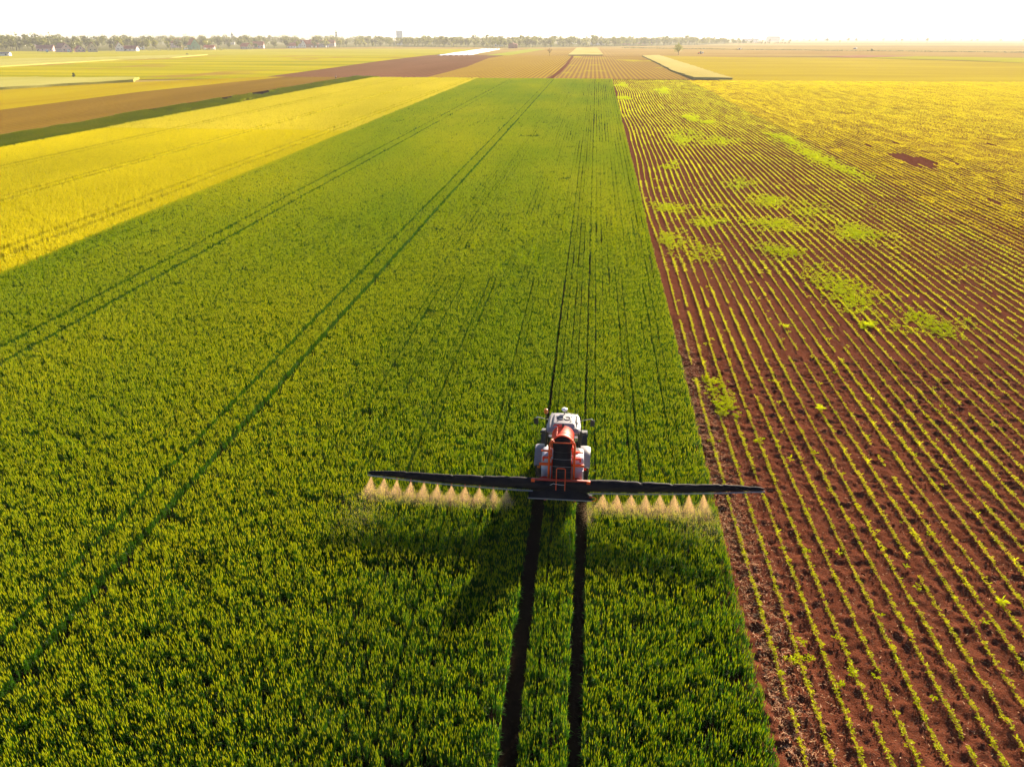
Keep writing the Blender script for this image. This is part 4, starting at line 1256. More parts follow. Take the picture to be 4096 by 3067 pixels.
for x, y2 in ((-0.18, 0), (0.19, 0)):
    pass
g = MB(); g.tube([(SX - 0.18, BY - 0.30, 1.72), (SX - 0.18, BY - 0.24, 2.1), (SX - 0.18, BY - 0.20, 2.66), (SX - 0.15, BY - 0.19, 2.71), (SX + 0.15, BY - 0.19, 2.71), (SX + 0.18, BY - 0.20, 2.66), (SX + 0.185, BY - 0.24, 2.1), (SX + 0.185, BY - 0.30, 1.72)], 0.015, 8); spart(g, 'hoop', M_orange)
g = MB(); g.box((SX + 0.05, BY + 0.06, 1.20), (1.5, 0.24, 0.14), bev=0.02)
for sx in (-1, 1): g.box((SX + sx * 0.62, BY + 0.02, 1.22), (0.10, 0.32, 0.30), bev=0.015); g.box((SX + sx * 0.45, 25.9, 1.25), (0.09, 1.3, 0.10), bev=0.015)
spart(g, 'lower_frame', M_maroon)
g = MB(); g.tube([(SX - 0.42, BY - 0.25, 1.93), (SX - 0.36, BY - 0.27, 1.98), (SX - 0.30, BY - 0.24, 2.0), (SX - 0.05, BY - 0.29, 1.99), (SX + 0.16, BY - 0.28, 1.985)], 0.007, 5); spart(g, 'cord', M_white)
# boom wings with wrinkled tapered air bags
def wing(xs, top, bot, nm):
    g = MB()
    n_ = 90
    X = np.linspace(xs[0], xs[-1], n_)
    o_ = np.argsort(xs)
    T = np.interp(X, np.array(xs)[o_], np.array(top)[o_]); B = np.interp(X, np.array(xs)[o_], np.array(bot)[o_])
    q = np.random.default_rng(abs(int(xs[-1] * 10)))
    wr = 0.012 * np.sin(X * 9 + q.uniform(0, 6)) * (vnoise(X * 1.1 + 30, X * 0 + 3, 8)) + 0.010 * (vnoise(X * 6 + 60, X * 0 + 7, 9) - 0.5)
    dent = sum(-0.05 * np.exp(-((X - d_) / 0.07) ** 2) for d_ in (xs[0] + (xs[-1] - xs[0]) * f_ for f_ in (0.30, 0.48, 0.76)))
    pts, rads = [], []
    for i in range(n_):
        hz = (T[i] - B[i]) / 2 * 0.92
        hz2 = hz + wr[i] + dent[i] * (hz / 0.27)
        hd = max(0.075, hz * 0.80) + wr[i] * 0.6
        e = min(1.0, 0.35 + (n_ - 1 - i) * 0.35)
        pts.append((X[i], BY + 0.02, (T[i] + B[i]) / 2 + dent[i] * 0.4 + 0.01 * math.sin(X[i] * 2.3)))
        rads.append((hd * e, max(0.02, hz2 * e)))
    g.tube(pts, rads, 24, up=(0, 0, 1))
    wg = spart(g, 'boom_wing', M_fabric, label=nm)
    g = MB()
    for i in range(0, n_ - 1, 3):
        j = min(i + 3, n_ - 1)
        za, zb = B[i] + 0.02, B[j] + 0.02
        da, db = rads[i][0] * 0.35, rads[j][0] * 0.35
        a_ = [(X[i], BY - 0.06 - da, za + 0.02), (X[i], BY - 0.085 - da, za - 0.02), (X[j], BY - 0.085 - db, zb - 0.02), (X[j], BY - 0.06 - db, zb + 0.02)]
        b_ = [(x, y + 0.02, z) for x, y, z in a_]
        g.add(a_ + b_, [(0, 1, 2, 3), (7, 6, 5, 4), (0, 3, 7, 4), (1, 5, 6, 2)])
    spart(g, 'air_slot', M_slot, wg)
    return wg, (lambda x: float(np.interp(x, np.array(xs)[o_], np.array(bot)[o_])))
wl, zl = wing([-1.72, -2.6, -3.5, -5.15, -7.15, -8.74], [2.06, 2.06, 2.05, 1.99, 2.02, 1.95], [1.50, 1.50, 1.52, 1.55, 1.66, 1.78], 'left boom wing')
wr_, zr = wing([0.60, 1.5, 2.1, 3.95, 5.96, 7.60], [2.10, 2.16, 2.16, 2.14, 2.25, 2.22], [1.52, 1.58, 1.60, 1.72, 1.90, 2.06], 'right boom wing')
NOZ_L = [-8.62, -8.05, -7.50, -6.90, -6.34, -5.76, -5.16, -4.58, -3.97, -3.38, -2.82]
NOZ_R = [1.18, 1.76, 2.34, 2.92, 3.50, 4.08, 4.66, 5.24]
for wg, zf, L_ in ((wl, zl, NOZ_L), (wr_, zr, NOZ_R + [5.9, 6.5, 7.1])):
    for x in L_:
        g = MB(); z = zf(x)
        g.box((x, BY - 0.04, z - 0.01), (0.05, 0.05, 0.07)); g.tube([(x, BY - 0.05, z - 0.03), (x, BY - 0.05, z - 0.09)], [0.022, 0.014], 8)
        spart(g, 'nozzle', M_orange if int(abs(x) * 10) % 3 == 0 else M_black, wg)

# ------------------------------------------------------------------ spray: fans of fine droplets
def drop_mat():
    m, n, out = new_mat('spray_droplets')
    d = N(n, 'ShaderNodeBsdfDiffuse'); d.inputs[0].default_value = (0.90, 0.76, 0.58, 1)
    t = N(n, 'ShaderNodeBsdfTranslucent'); t.inputs[0].default_value = (0.96, 0.78, 0.54, 1)
    a = N(n, 'ShaderNodeMixShader'); a.inputs[0].default_value = 0.75
    n.links.new(d.outputs[0], a.inputs[1]); n.links.new(t.outputs[0], a.inputs[2]); n.links.new(a.outputs[0], out.inputs[0])
    return m
M_drop = drop_mat()
def droplets(P, size, rg):
    n_ = len(P)
    d = rg.normal(0, 1, (n_, 3)); d /= np.linalg.norm(d, axis=1)[:, None]
    e = np.cross(d, rg.normal(0, 1, (n_, 3))); e /= np.linalg.norm(e, axis=1)[:, None]
    f = np.cross(d, e)
    s_ = (size * rg.uniform(0.6, 1.5, n_))[:, None]
    V = np.stack([P + d * s_, P - d * s_ * 0.5 + e * s_, P - d * s_ * 0.5 - e * s_ * 0.5 + f * s_ * 0.87, P - d * s_ * 0.5 - e * s_ * 0.5 - f * s_ * 0.87], 1).reshape(-1, 3)
    i = np.arange(n_)[:, None] * 4
    F = np.concatenate([i + [0, 1, 2], i + [0, 2, 3], i + [0, 3, 1], i + [1, 3, 2]])
    return V, F
def fan_pts(n_, hgt, half, rg, back=0.25, rear=0.04, trail=0.15):
    t = rg.random(n_) ** 0.95
    u = rg.uniform(-1, 1, n_)
    edge = rg.random(n_) < 0.10
    u = np.where(edge, np.sign(u) * rg.uniform(0.88, 1.0, n_), u)
    x = u * half * t + rg.normal(0, 0.012, n_) + rg.normal(0, 0.11, n_) * t * t
    z = -hgt * t + rg.normal(0, 0.012, n_) + 0.10 * half * (u ** 2) * t * 0
    y = -back * t + rg.normal(0, rear, n_) * (0.3 + t)
    k = int(n_ * trail)
    y[:k] -= rg.uniform(0, 0.5, k); z[:k] -= rg.uniform(0, 0.15, k); x[:k] *= 1.2
    return np.stack([x, y, z], 1)
ORDL = ['leftmost', 'second from the left', 'third from the left', 'fourth from the left', 'fifth from the left', 'sixth from the left', 'seventh from the left', 'eighth from the left', 'ninth from the left', 'tenth from the left', 'eleventh from the left']
sprs = []
for k, x in enumerate(NOZ_L): sprs.append((x, zl(x) - 0.09, ORDL[k] + ' spray fan under the left boom wing', 1.25 if k == 0 else 1.0))
for k, x in enumerate(NOZ_R): sprs.append((x, zr(x) - 0.09, ORDL[k].replace('leftmost', 'first') + ' spray fan under the right boom wing', 1.3 if k > 4 else 1.1))
for k, (x, z, lab, den) in enumerate(sprs):
    q = np.random.default_rng(600 + k)
    h = z - 0.78
    Pq = fan_pts(int(7000 * den), h * 0.62, 0.30 * q.uniform(0.85, 1.15), q, back=0.36, rear=0.08, trail=0.4)
    V, F = droplets(Pq, 0.0034, q)
    o = link(np_mesh('spray_fan', V, F, [M_drop]), 'spray_fan', (x, BY - 0.05, z))
    tag(o, 'misty triangular ' + lab if len(lab.split()) < 14 else lab, 'spray', 'spray fans under the boom')
# drifting mist behind the boom
q = np.random.default_rng(650)
def mist(n_, c, s_, size, label):
    Pq = q.normal(0, 1, (n_, 3)) * s_
    Pq[:, 2] = np.abs(Pq[:, 2])
    V, F = droplets(Pq, size, q)
    tag(link(np_mesh('drifting_mist', V, F, [M_drop]), 'drifting_mist', c), label, 'mist')
mist(2600, (-8.6, 23.6, 0.86), np.array([0.55, 0.75, 0.16]), 0.0045, 'faint mist drifting over the wheat behind the left boom tip')
mist(3200, (5.1, 24.3, 0.86), np.array([0.65, 0.55, 0.16]), 0.0045, 'bright mist drifting at the wheat edge behind the right wing')
mist(1800, (0.62, 24.5, 0.9), np.array([0.16, 0.45, 0.22]), 0.0045, 'curl of mist over the right wheel track behind the sprayer')
mist(5200, (-5.8, BY - 0.5, 0.92), np.array([1.7, 0.22, 0.12]), 0.0036, 'thin band of mist settling on the wheat below the left wing')
mist(4600, (3.2, BY - 0.5, 0.92), np.array([1.3, 0.22, 0.14]), 0.0036, 'thin band of mist settling on the wheat below the right wing')

# ------------------------------------------------------------------ trees
M_leafs = [leafy('foliage_' + n_, a, b, c, d, 0.35, 0.02, field=0.004, tint_attr=False) for n_, a, b, c, d in (
    ('yellow_green', (0.12, 0.14, 0.02), (0.19, 0.19, 0.03), (0.26, 0.28, 0.03), (0.40, 0.38, 0.05)),
    ('olive', (0.075, 0.09, 0.022), (0.12, 0.125, 0.03), (0.15, 0.17, 0.03), (0.22, 0.22, 0.05)),
    ('dark', (0.045, 0.065, 0.025), (0.08, 0.095, 0.035), (0.08, 0.11, 0.03), (0.14, 0.15, 0.045)))]
M_bark = paint('bark', (0.09, 0.065, 0.05), 0.9, dirt=0.5, scale=2, spec=0.1)

def crown_mesh(seed, n_leaf, lobes, hgt, wid, trunk, size, m, density_gap=0.0, conic=False):
    """leaf-clump faces spread over and inside several uneven lobes; unit: metres, origin at the foot of the tree"""
    q = np.random.default_rng(seed)
    C = []
    for k in range(lobes):
        if conic:
            t = k / max(1, lobes - 1)
            C.append((q.normal(0, wid * 0.05), q.normal(0, wid * 0.05), trunk + (hgt - trunk) * (0.12 + 0.8 * t), wid * 0.5 * (1.02 - 0.85 * t)))
        else:
            a = q.uniform(0, 6.28); rr2 = wid * 0.5 * q.uniform(0.1, 0.62)
            C.append((math.cos(a) * rr2, math.sin(a) * rr2, trunk + (hgt - trunk) * q.uniform(0.25, 0.82), wid * 0.5 * q.uniform(0.32, 0.56)))
    C = np.array(C)
    pick = q.integers(0, lobes, n_leaf)
    d = q.normal(0, 1, (n_leaf, 3)); d /= np.linalg.norm(d, axis=1)[:, None]
    rad = C[pick, 3] * q.uniform(0.55, 1.06, n_leaf)
    P = C[pick, :3] + d * rad[:, None] * [1, 1, 0.85]
    P[:, 2] = np.clip(P[:, 2], trunk * 0.6, hgt * 1.03)
    nrm = d + q.normal(0, 0.7, (n_leaf, 3)); nrm /= np.linalg.norm(nrm, axis=1)[:, None]
    e = np.cross(nrm, q.normal(0, 1, (n_leaf, 3))); e /= np.linalg.norm(e, axis=1)[:, None]
    f = np.cross(nrm, e)
    s_ = (size * q.uniform(0.55, 1.3, n_leaf))[:, None]
    V = np.stack([P - e * s_, P + f * s_ * 0.75, P + e * s_ * 1.1, P - f * s_ * 0.85], 1).reshape(-1, 3)
    i = np.arange(n_leaf)[:, None] * 4
    return np_mesh('crown', V, i + [0, 1, 2, 3], [m])

def trunk_mesh(seed, hgt, r0, limbs=5, spread=0.3):
    q = np.random.default_rng(seed)
    g = MB()
    tp = (q.normal(0, hgt * 0.04), q.normal(0, hgt * 0.04), hgt * 0.62)
    g.tube([(0, 0, -0.2), (tp[0] * 0.4, tp[1] * 0.4, hgt * 0.3), tp], [r0, r0 * 0.75, r0 * 0.4], 7)
    for k in range(limbs):
        a = k * 2.4 + q.uniform(0, 0.8)
        z0 = hgt * q.uniform(0.25, 0.5)
        e = hgt * spread * q.uniform(0.7, 1.1)
        g.tube([(tp[0] * z0 / tp[2], tp[1] * z0 / tp[2], z0), (math.cos(a) * e * 0.5, math.sin(a) * e * 0.5, z0 + hgt * 0.12), (math.cos(a) * e, math.sin(a) * e, z0 + hgt * 0.32)], [r0 * 0.4, r0 * 0.28, r0 * 0.12], 5)
    return g.mesh('trunk', M_bark)

TREES = []
for k in range(9):
    cm = crown_mesh(700 + k, 330, 7 + k % 3, 10.0, [9.5, 8.0, 11.0][k % 3], 1.6, 0.62, M_leafs[(0, 1, 2, 1, 0, 2, 1, 0, 1)[k]])
    TREES.append((trunk_mesh(720 + k, 8.0, 0.28), cm))
CON = (trunk_mesh(740, 9.0, 0.22, 2, 0.12), crown_mesh(741, 300, 7, 12.0, 5.0, 0.8, 0.5, M_leafs[2], conic=True))
POP = (trunk_mesh(742, 9.0, 0.22, 2, 0.08), crown_mesh(743, 280, 6, 14.0, 4.0, 1.0, 0.5, M_leafs[1], conic=True))

def tree(x, y, s_, label, group=None, kind=None, name='tree', sz=1.0, q=random):
    tm, cm = kind if kind else TREES[q.randrange(9)]
    o = empty(name, (x, y, 0), label, 'tree', group, q.uniform(0, 6.28))
    o.scale = (s_, s_, s_ * sz)
    link(tm, 'trunk', parent=o)
    link(cm, 'crown', parent=o)
    return o

# pixel-free layout: distance bands of the village, seen from the fields
q = random.Random(31)
def edge_y(x):
    """distance of the village front as a function of x (it comes nearer towards the left)"""
    return float(np.interp(x, [-1100, -760, -600, -450, -160, 60, 300, 420], [1130, 1130, 1480, 1780, 1620, 1900, 2300, 2500]))
nfront = 0
VT = 'trees along the front of the village'
front_spots = []
x = -1130.0
while x < 360:
    y = edge_y(x)
    yy = y + q.uniform(25, 90)
    front_spots.append((x * 1.0, yy, q.uniform(0.9, 1.7)))
    x += q.uniform(8, 21)
KIND_L = ['yellow-green', 'olive', 'dark green', 'olive', 'yellow-green', 'dark green', 'olive', 'yellow-green', 'olive']
SECT = [(-1200, 'left end of the village front'), (-800, 'village front near the big red roofs'), (-640, 'village front under the left church tower'), (-480, 'village front between the church towers'), (-300, 'village front left of the red barn'), (-100, 'village front right of the red barn'), (120, 'right end of the village front')]
def sect(x):
    lab = SECT[0][1]
    for x0, l in SECT:
        if x >= x0: lab = l
    return lab
for (x, y, s_) in front_spots:
    k = q.randrange(9)
    tree(x, y, s_, 'round %s broadleaf tree at the %s' % (KIND_L[k], sect(x)), VT, TREES[k], q=q)
for i in range(165):      # second band, between the houses
    x = q.uniform(-1350, 420); y = edge_y(x) + q.uniform(40, 300); k = q.randrange(9)
    tree(x * (1 + 0.12 * q.random()), y, q.uniform(1.4, 2.1), 'taller %s tree behind the houses at the %s' % (KIND_L[k], sect(x)), 'trees between the village houses', TREES[k], q=q)
# the mass of crowns behind: reads as one wood
V, F = [], []
r = np.random.default_rng(33)
base = 0
CR = [np.array([v.co[:] for v in cm.vertices]) for _, cm in TREES]
for i in range(1500):
    x = r.uniform(-2300, 900); dy = 40 + 1700 * r.random() ** 1.8
    y = edge_y(np.clip(x * 0.8, -1130, 400)) + dy
    if x > 350 + 0.1 * y: continue
    v = CR[r.integers(9)][::2 * 4 // 8] if False else CR[r.integers(9)].reshape(-1, 4, 3)[::2].reshape(-1, 3)
    a = r.uniform(0, 6.28); s_ = r.uniform(1.6, 2.5) * float(np.clip((350 + 0.1 * y - x) / 250, 0.35, 1))
    c, s2 = math.cos(a) * s_, math.sin(a) * s_
    v = np.stack([v[:, 0] * c - v[:, 1] * s2 + x, v[:, 0] * s2 + v[:, 1] * c + y, v[:, 2] * s_ * r.uniform(0.85, 1.15)], 1)
    V.append(v); F.append(np.arange(len(v)).reshape(-1, 4) + base); base += len(v)
tag(link(np_mesh('village_woodland', np.concatenate(V), np.concatenate(F), [M_leafs[1]]), 'village_woodland'), 'hazy mass of tree crowns behind the village houses', 'woodland', kind='stuff')
# low hedges and scrub at the village edge
for (x0, y0, x1, y1, h, lab) in ((-690, 1165, -600, 1255, 3.0, 'bright green hedge in front of the left village houses'), (-470, 1760, -330, 1740, 4.0, 'long dark hedge below the silo'), (-120, 1800, 130, 2080, 5.0, 'long dark hedge right of the red barn'), (56, 1619, 226, 1414, 1.6, 'low dark hedge line in the far fields, left stretch'), (226, 1414, 425, 1265, 1.2, 'low dark hedge line in the far fields, middle stretch'), (425, 1265, 640, 1110, 1.4, 'low dark hedge line in the far fields, right stretch')):
    L_ = math.hypot(x1 - x0, y1 - y0); nb = int(L_ * 4)
    t = r.random(nb); P = np.stack([x0 + (x1 - x0) * t, y0 + (y1 - y0) * t, np.zeros(nb)], 1) + r.normal(0, 1, (nb, 3)) * [0.9, 0.9, 0]
    P[:, 2] = r.random(nb) * h * (0.6 + 0.5 * vnoise(t * L_ / 12 + 5, t * 0 + 3, 71))
    d = r.normal(0, 1, (nb, 3)); d /= np.linalg.norm(d, axis=1)[:, None]
    e = np.cross(d, r.normal(0, 1, (nb, 3))); e /= np.linalg.norm(e, axis=1)[:, None]; f = np.cross(d, e)
    s_ = r.uniform(0.35, 0.8, (nb, 1))
    Vv = np.stack([P - e * s_, P + f * s_, P + e * s_, P - f * s_], 1).reshape(-1, 3)
    o = link(np_mesh('hedge', Vv - [x0, y0, 0], np.arange(nb * 4).reshape(-1, 4), [M_leafs[0 if 'bright' in lab else 2]]), 'hedge', (x0, y0, 0))
    tag(o, lab, 'hedge')
# lone trees in the fields
LONE = (trunk_mesh(750, 9.5, 0.30, 8, 0.34), crown_mesh(751, 750, 11, 13.0, 11.5, 2.6, 0.40, M_leafs[0]))
THIN = (trunk_mesh(752, 8.5, 0.14, 9, 0.30), crown_mesh(753, 230, 9, 9.0, 7.0, 1.8, 0.30, leafy('bare_twigs', (0.15, 0.11, 0.05), (0.2, 0.15, 0.07), (0.2, 0.16, 0.06), (0.28, 0.2, 0.09), 0.3, 0.0, tint_attr=False)))
tree(99, 950, 1.0, 'lone leafy tree in the fields beside the pale strip', kind=LONE)
tree(-49.3, 893, 1.0, 'small thin-crowned tree left of the pale square field', kind=THIN)
tree(405, 1215, 0.42, 'tiny dark round tree on the far right hedge line', kind=TREES[2])
bush = empty('bush', (-258, 368, 0), 'small dark bush standing alone in the left meadow', 'bush')
link(crown_mesh(760, 160, 5, 3.4, 2.6, 0.2, 0.28, M_leafs[2]), 'crown', parent=bush); link(trunk_mesh(761, 2.6, 0.07, 4, 0.3), 'stem', parent=bush)
bush = empty('bush', (-470, 880, 0), 'low dark bush at the far tip of the pale ribbon field', 'bush')
link(crown_mesh(762, 120, 5, 2.0, 4.5, 0.1, 0.4, M_leafs[2]), 'crown', parent=bush)
# the thin tree line on the right horizon
spots = []
for i in range(46):
    t = i / 45
    y = q.uniform(3300, 6200); ang = 0.14 + 0.36 * t + q.uniform(-0.006, 0.006)
    spots.append((math.tan(ang) * y, y))
for (x, y) in spots:
    if 0.30 < x / y < 0.34 and q.random() < 0.5: continue
    k = q.randrange(9)
    tree(x, y, q.uniform(1.2, 2.4), 'hazy %s tree on the thin tree line along the right horizon' % KIND_L[k], 'trees on the right horizon', TREES[k], sz=q.uniform(0.7, 1.1), q=q)

# ------------------------------------------------------------------ houses
ROOFS = {'purple brown': paint('roof_purple_brown', (0.34, 0.125, 0.12), 0.8, dirt=0.4, scale=1.5), 'red': paint('roof_red', (0.55, 0.14, 0.09), 0.8, dirt=0.4, scale=1.5),
         'grey': paint('roof_grey', (0.20, 0.19, 0.20), 0.7, dirt=0.3, scale=1.5), 'orange': paint('roof_orange', (0.52, 0.16, 0.08), 0.8, dirt=0.4, scale=1.5)}
WALLS = {'pink': paint('wall_pink', (0.80, 0.52, 0.45), 0.9, dirt=0.2, scale=1), 'white': paint('wall_white', (0.85, 0.80, 0.74), 0.9, dirt=0.2, scale=1),
         'cream': paint('wall_cream', (0.50, 0.42, 0.30), 0.9, dirt=0.2, scale=1), 'green': paint('wall_green', (0.22, 0.36, 0.26), 0.9, dirt=0.2, scale=1), 'brick': paint('wall_brick', (0.32, 0.13, 0.10), 0.9, dirt=0.3, scale=1), 'grey': paint('wall_grey', (0.36, 0.35, 0.36), 0.9, dirt=0.2, scale=1)}
M_win = paint('window_glass', (0.03, 0.035, 0.045), 0.15, dirt=0.1)
M_frame = paint('window_frame', (0.55, 0.53, 0.5), 0.6)
M_door = paint('door_wood', (0.10, 0.05, 0.03), 0.7)
def house(x, y, L_, D_, eave, ridge, rz, wall, roof, label, chim=True, shed=False, name='house', win=True):
    """gabled house: L_ along the ridge, D_ across, rz turns the ridge away from the X axis"""
    L_, D_, eave, ridge = L_ * 1.2, D_ * 1.2, eave * 1.15, ridge * 1.15
    o = empty(name, (x, y, 0), label, 'house' if name == 'house' else name.split('_')[-1], 'houses of the village' if name == 'house' else None, rz)
    g = MB(); hl, hd = L_ / 2, D_ / 2
    g.add([(-hl, -hd, -0.3), (hl, -hd, -0.3), (hl, hd, -0.3), (-hl, hd, -0.3), (-hl, -hd, eave), (hl, -hd, eave), (hl, hd, eave), (-hl, hd, eave), (-hl, 0, ridge), (hl, 0, ridge)],
          [(0, 1, 5, 4), (2, 3, 7, 6), (1, 2, 6, 9, 5), (3, 0, 4, 8, 7)])
    g.build('wall', WALLS[wall], o)
    g = MB(); ov, th = 0.5, 0.22
    for s_ in (-1, 1):
        sl = (ridge - eave) / hd
        a = [(-hl - ov, s_ * (hd + ov), eave - ov * sl + 0.05), (hl + ov, s_ * (hd + ov), eave - ov * sl + 0.05), (hl + ov, 0, ridge + 0.05), (-hl - ov, 0, ridge + 0.05)]
        b = [(px, py, pz + th) for px, py, pz in a]
        g.add(a + b, [(0, 1, 2, 3), (4, 7, 6, 5), (0, 4, 5, 1), (1, 5, 6, 2), (3, 2, 6, 7), (0, 3, 7, 4)])
    rf = g.build('roof', ROOFS[roof], o)
    if chim:
        g = MB(); g.box((hl * 0.35, hd * 0.25, ridge + 0.3), (0.8, 0.8, 1.8)); g.box((hl * 0.35, hd * 0.25, ridge + 1.25), (1.0, 1.0, 0.15)); g.build('chimney', WALLS['brick'], rf)
    if win:
        def opening(nm, cx, cy_, cz, w_, h_, face):
            g = MB(); g2 = MB()
            if face in ('f', 'b'):
                s_ = -1 if face == 'f' else 1
                g.box((cx, s_ * (hd + 0.02), cz), (w_ + 0.3, 0.12, h_ + 0.3)); g2.box((cx, s_ * (hd + 0.07), cz), (w_, 0.1, h_))
            else:
                s_ = -1 if face == 'l' else 1
                g.box((s_ * (hl + 0.02), cy_, cz), (0.12, w_ + 0.3, h_ + 0.3)); g2.box((s_ * (hl + 0.07), cy_, cz), (0.1, w_, h_))
            f_ = g.build(nm, M_frame, o); g2.build('pane' if nm == 'window' else 'leaf', M_win if nm == 'window' else M_door, f_)
        nw = max(1, int(L_ / 5))
        for k in range(nw):
            opening('window', -hl + (k + 0.5) * L_ / nw, 0, eave * 0.55, 1.3, 1.5, 'f')
        for s_ in ('l', 'r'):
            for k in (-1, 1): opening('window', 0, k * D_ * 0.24, eave * 0.55, 1.3, 1.5, s_)
            if ridge - eave > 3: opening('window', 0, 0, eave + (ridge - eave) * 0.3, 1.2, 1.3, s_)
        opening('door', -hl + 0.25 * L_ / nw, 0, 1.1, 1.1, 2.2, 'f')
    return o
H_ = math.pi
house(-668, 836, 16, 7, 2.2, 3.6, 0.35, 'white', 'grey', 'low white building at the far left edge', chim=False)
house(-1448, 1887, 17, 10, 6.5, 9.3, 0.3, 'white', 'grey', 'white flat-roofed house behind trees at the far left')
house(-1318, 1763, 13, 11, 7.5, 14.0, 1.2, 'pink', 'red', 'red-roofed gable house behind trees at the far left')
house(-825, 1128, 20, 8, 3.6, 7.5, 0.15, 'pink', 'purple brown', 'long low purple-brown roof left of the biggest house', chim=False)
house(-760, 1075, 21, 11, 4.6, 10.2, -0.62, 'pink', 'purple brown', 'biggest house at the left, dark roof and pink gable')
house(-737, 1078, 12, 9, 3.2, 7.2, -0.75, 'pink', 'purple brown', 'small dark-roofed house right of the biggest house', chim=False)
house(-722, 1085, 14, 10, 4.8, 10.5, -0.95, 'cream', 'purple brown', 'steep dark-roofed house with cream gable at the left')
house(-716, 1142, 10, 9, 5.0, 10.8, 2.2, 'white', 'purple brown', 'white-gabled house in the left part of the village')
house(-702, 1150, 16, 8, 3.2, 6.6, 0.1, 'white', 'purple brown', 'low white wing with purple roof beside the white gable', chim=False)
house(-799, 1339, 11, 9, 4.5, 8.8, -1.0, 'white', 'orange', 'small orange-roofed white house behind the bright hedge')
house(-869, 1585, 20, 12, 8.0, 15.0, 0.3, 'pink', 'red', 'broad brown-red roofed house rising behind trees')
house(-672, 1284, 17, 12, 7.0, 15.2, -0.8, 'green', 'orange', 'green-walled house with bright orange-red roof')
house(-658, 1312, 14, 8, 3.0, 6.2, 0.2, 'pink', 'red', 'low red-roofed house right of the green-walled house', chim=False)
house(-613, 1358, 16, 9, 4.2, 8.6, -0.5, 'cream', 'red', 'cream house with red roof below the left church tower')
house(-642, 1479, 16, 9, 5.0, 10.4, 0.2, 'pink', 'red', 'pink house with red roof between the church towers, leftmost')
house(-593, 1521, 13, 8, 3.8, 8.2, 0.35, 'white', 'red', 'white-gabled house in the red-roofed cluster')
house(-607, 1600, 20, 11, 6.0, 12.3, -0.5, 'white', 'purple brown', 'tall house with dark roof and white gable in the red-roofed cluster')
house(-598, 1644, 26, 10, 6.2, 12.5, 0.15, 'brick', 'red', 'long red-roofed barn-like house in the red-roofed cluster')
house(-575, 1648, 14, 8, 3.0, 5.9, 0.1, 'grey', 'grey', 'low grey-roofed shed at the right of the red-roofed cluster', chim=False)
house(-618, 1812, 27, 11, 6.0, 12.0, 0.15, 'pink', 'red', 'red-roofed house half hidden by trees below the right church tower')
house(-593, 2849, 22, 12, 7.5, 14.5, 0.3, 'grey', 'grey', 'distant grey gabled house right of the silo')
house(-237, 2284, 17, 11, 9.0, 16.0, 0.2, 'brick', 'red', 'tall reddish house behind the red barn')
house(-228, 1914, 12, 12, 11.0, 18.0, -0.7, 'white', 'grey', 'tall white house left of the red barn')
house(10, 2309, 32, 14, 7.0, 15.2, 0.1, 'white', 'grey', 'large white house with grey gable roof in the centre')
house(92, 2317, 19, 11, 7.0, 13.2, 0.0, 'brick', 'purple brown', 'dark brown house right of the large white house')
house(145, 2566, 25, 12, 7.5, 15.0, 0.4, 'brick', 'red', 'reddish hip-roofed house at the right of the village')
house(180, 2682, 22, 11, 5.5, 11.6, 0.2, 'pink', 'red', 'small reddish house at the right end of the village')
house(-72, 2656, 24, 9, 4.5, 7.4, 0.0, 'white', 'grey', 'low white building left of the large white house', chim=False)
house(950, 4400, 56, 22, 17.0, 23.0, 0.1, 'grey', 'grey', 'long pale hall on the right horizon', chim=False, name='farm_hall', win=False)
house(700, 3700, 60, 18, 8.0, 11.5, 0.1, 'white', 'grey', 'low white farm hall right of the village', chim=False, name='farm_hall', win=False)
# red barn on open ground floor
bn = empty('red_barn', (-157, 1545, 0), 'red open-fronted barn with shallow gable at the village edge', 'barn')
g = MB(); g.add([(-8.5, -5, 0), (2.5, -5, 0), (2.5, 5, 0), (-8.5, 5, 0), (-8.5, -5, 7), (2.5, -5, 8.2), (2.5, 5, 8.2), (-8.5, 5, 7)], [(0, 1, 5, 4), (1, 2, 6, 5), (2, 3, 7, 6), (3, 0, 4, 7)]); g.build('wall', WALLS['brick'], bn)
g = MB(); g.box((5.2, 4.5, 4.0), (5.4, 0.3, 8.0)); g.build('back_wall', WALLS['brick'], bn)
for yy in (-5, 5):
    g = MB(); g.box((8.3, yy, 3.6), (0.4, 0.4, 7.2)); g.build('post', WALLS['brick'], bn)
g = MB(); g.add([(-9.2, -6, 6.8), (0, -6, 9.4), (9.2, -6, 6.8), (-9.2, 6, 6.8), (0, 6, 9.4), (9.2, 6, 6.8), (-9.2, -6, 7.1), (0, -6, 9.7), (9.2, -6, 7.1), (-9.2, 6, 7.1), (0, 6, 9.7), (9.2, 6, 7.1)],
               [(0, 1, 4, 3), (1, 2, 5, 4), (6, 9, 10, 7), (7, 10, 11, 8), (0, 6, 7, 1), (1, 7, 8, 2), (3, 4, 10, 9), (4, 5, 11, 10), (0, 3, 9, 6), (2, 8, 11, 5)]); g.build('roof', ROOFS['red'], bn)
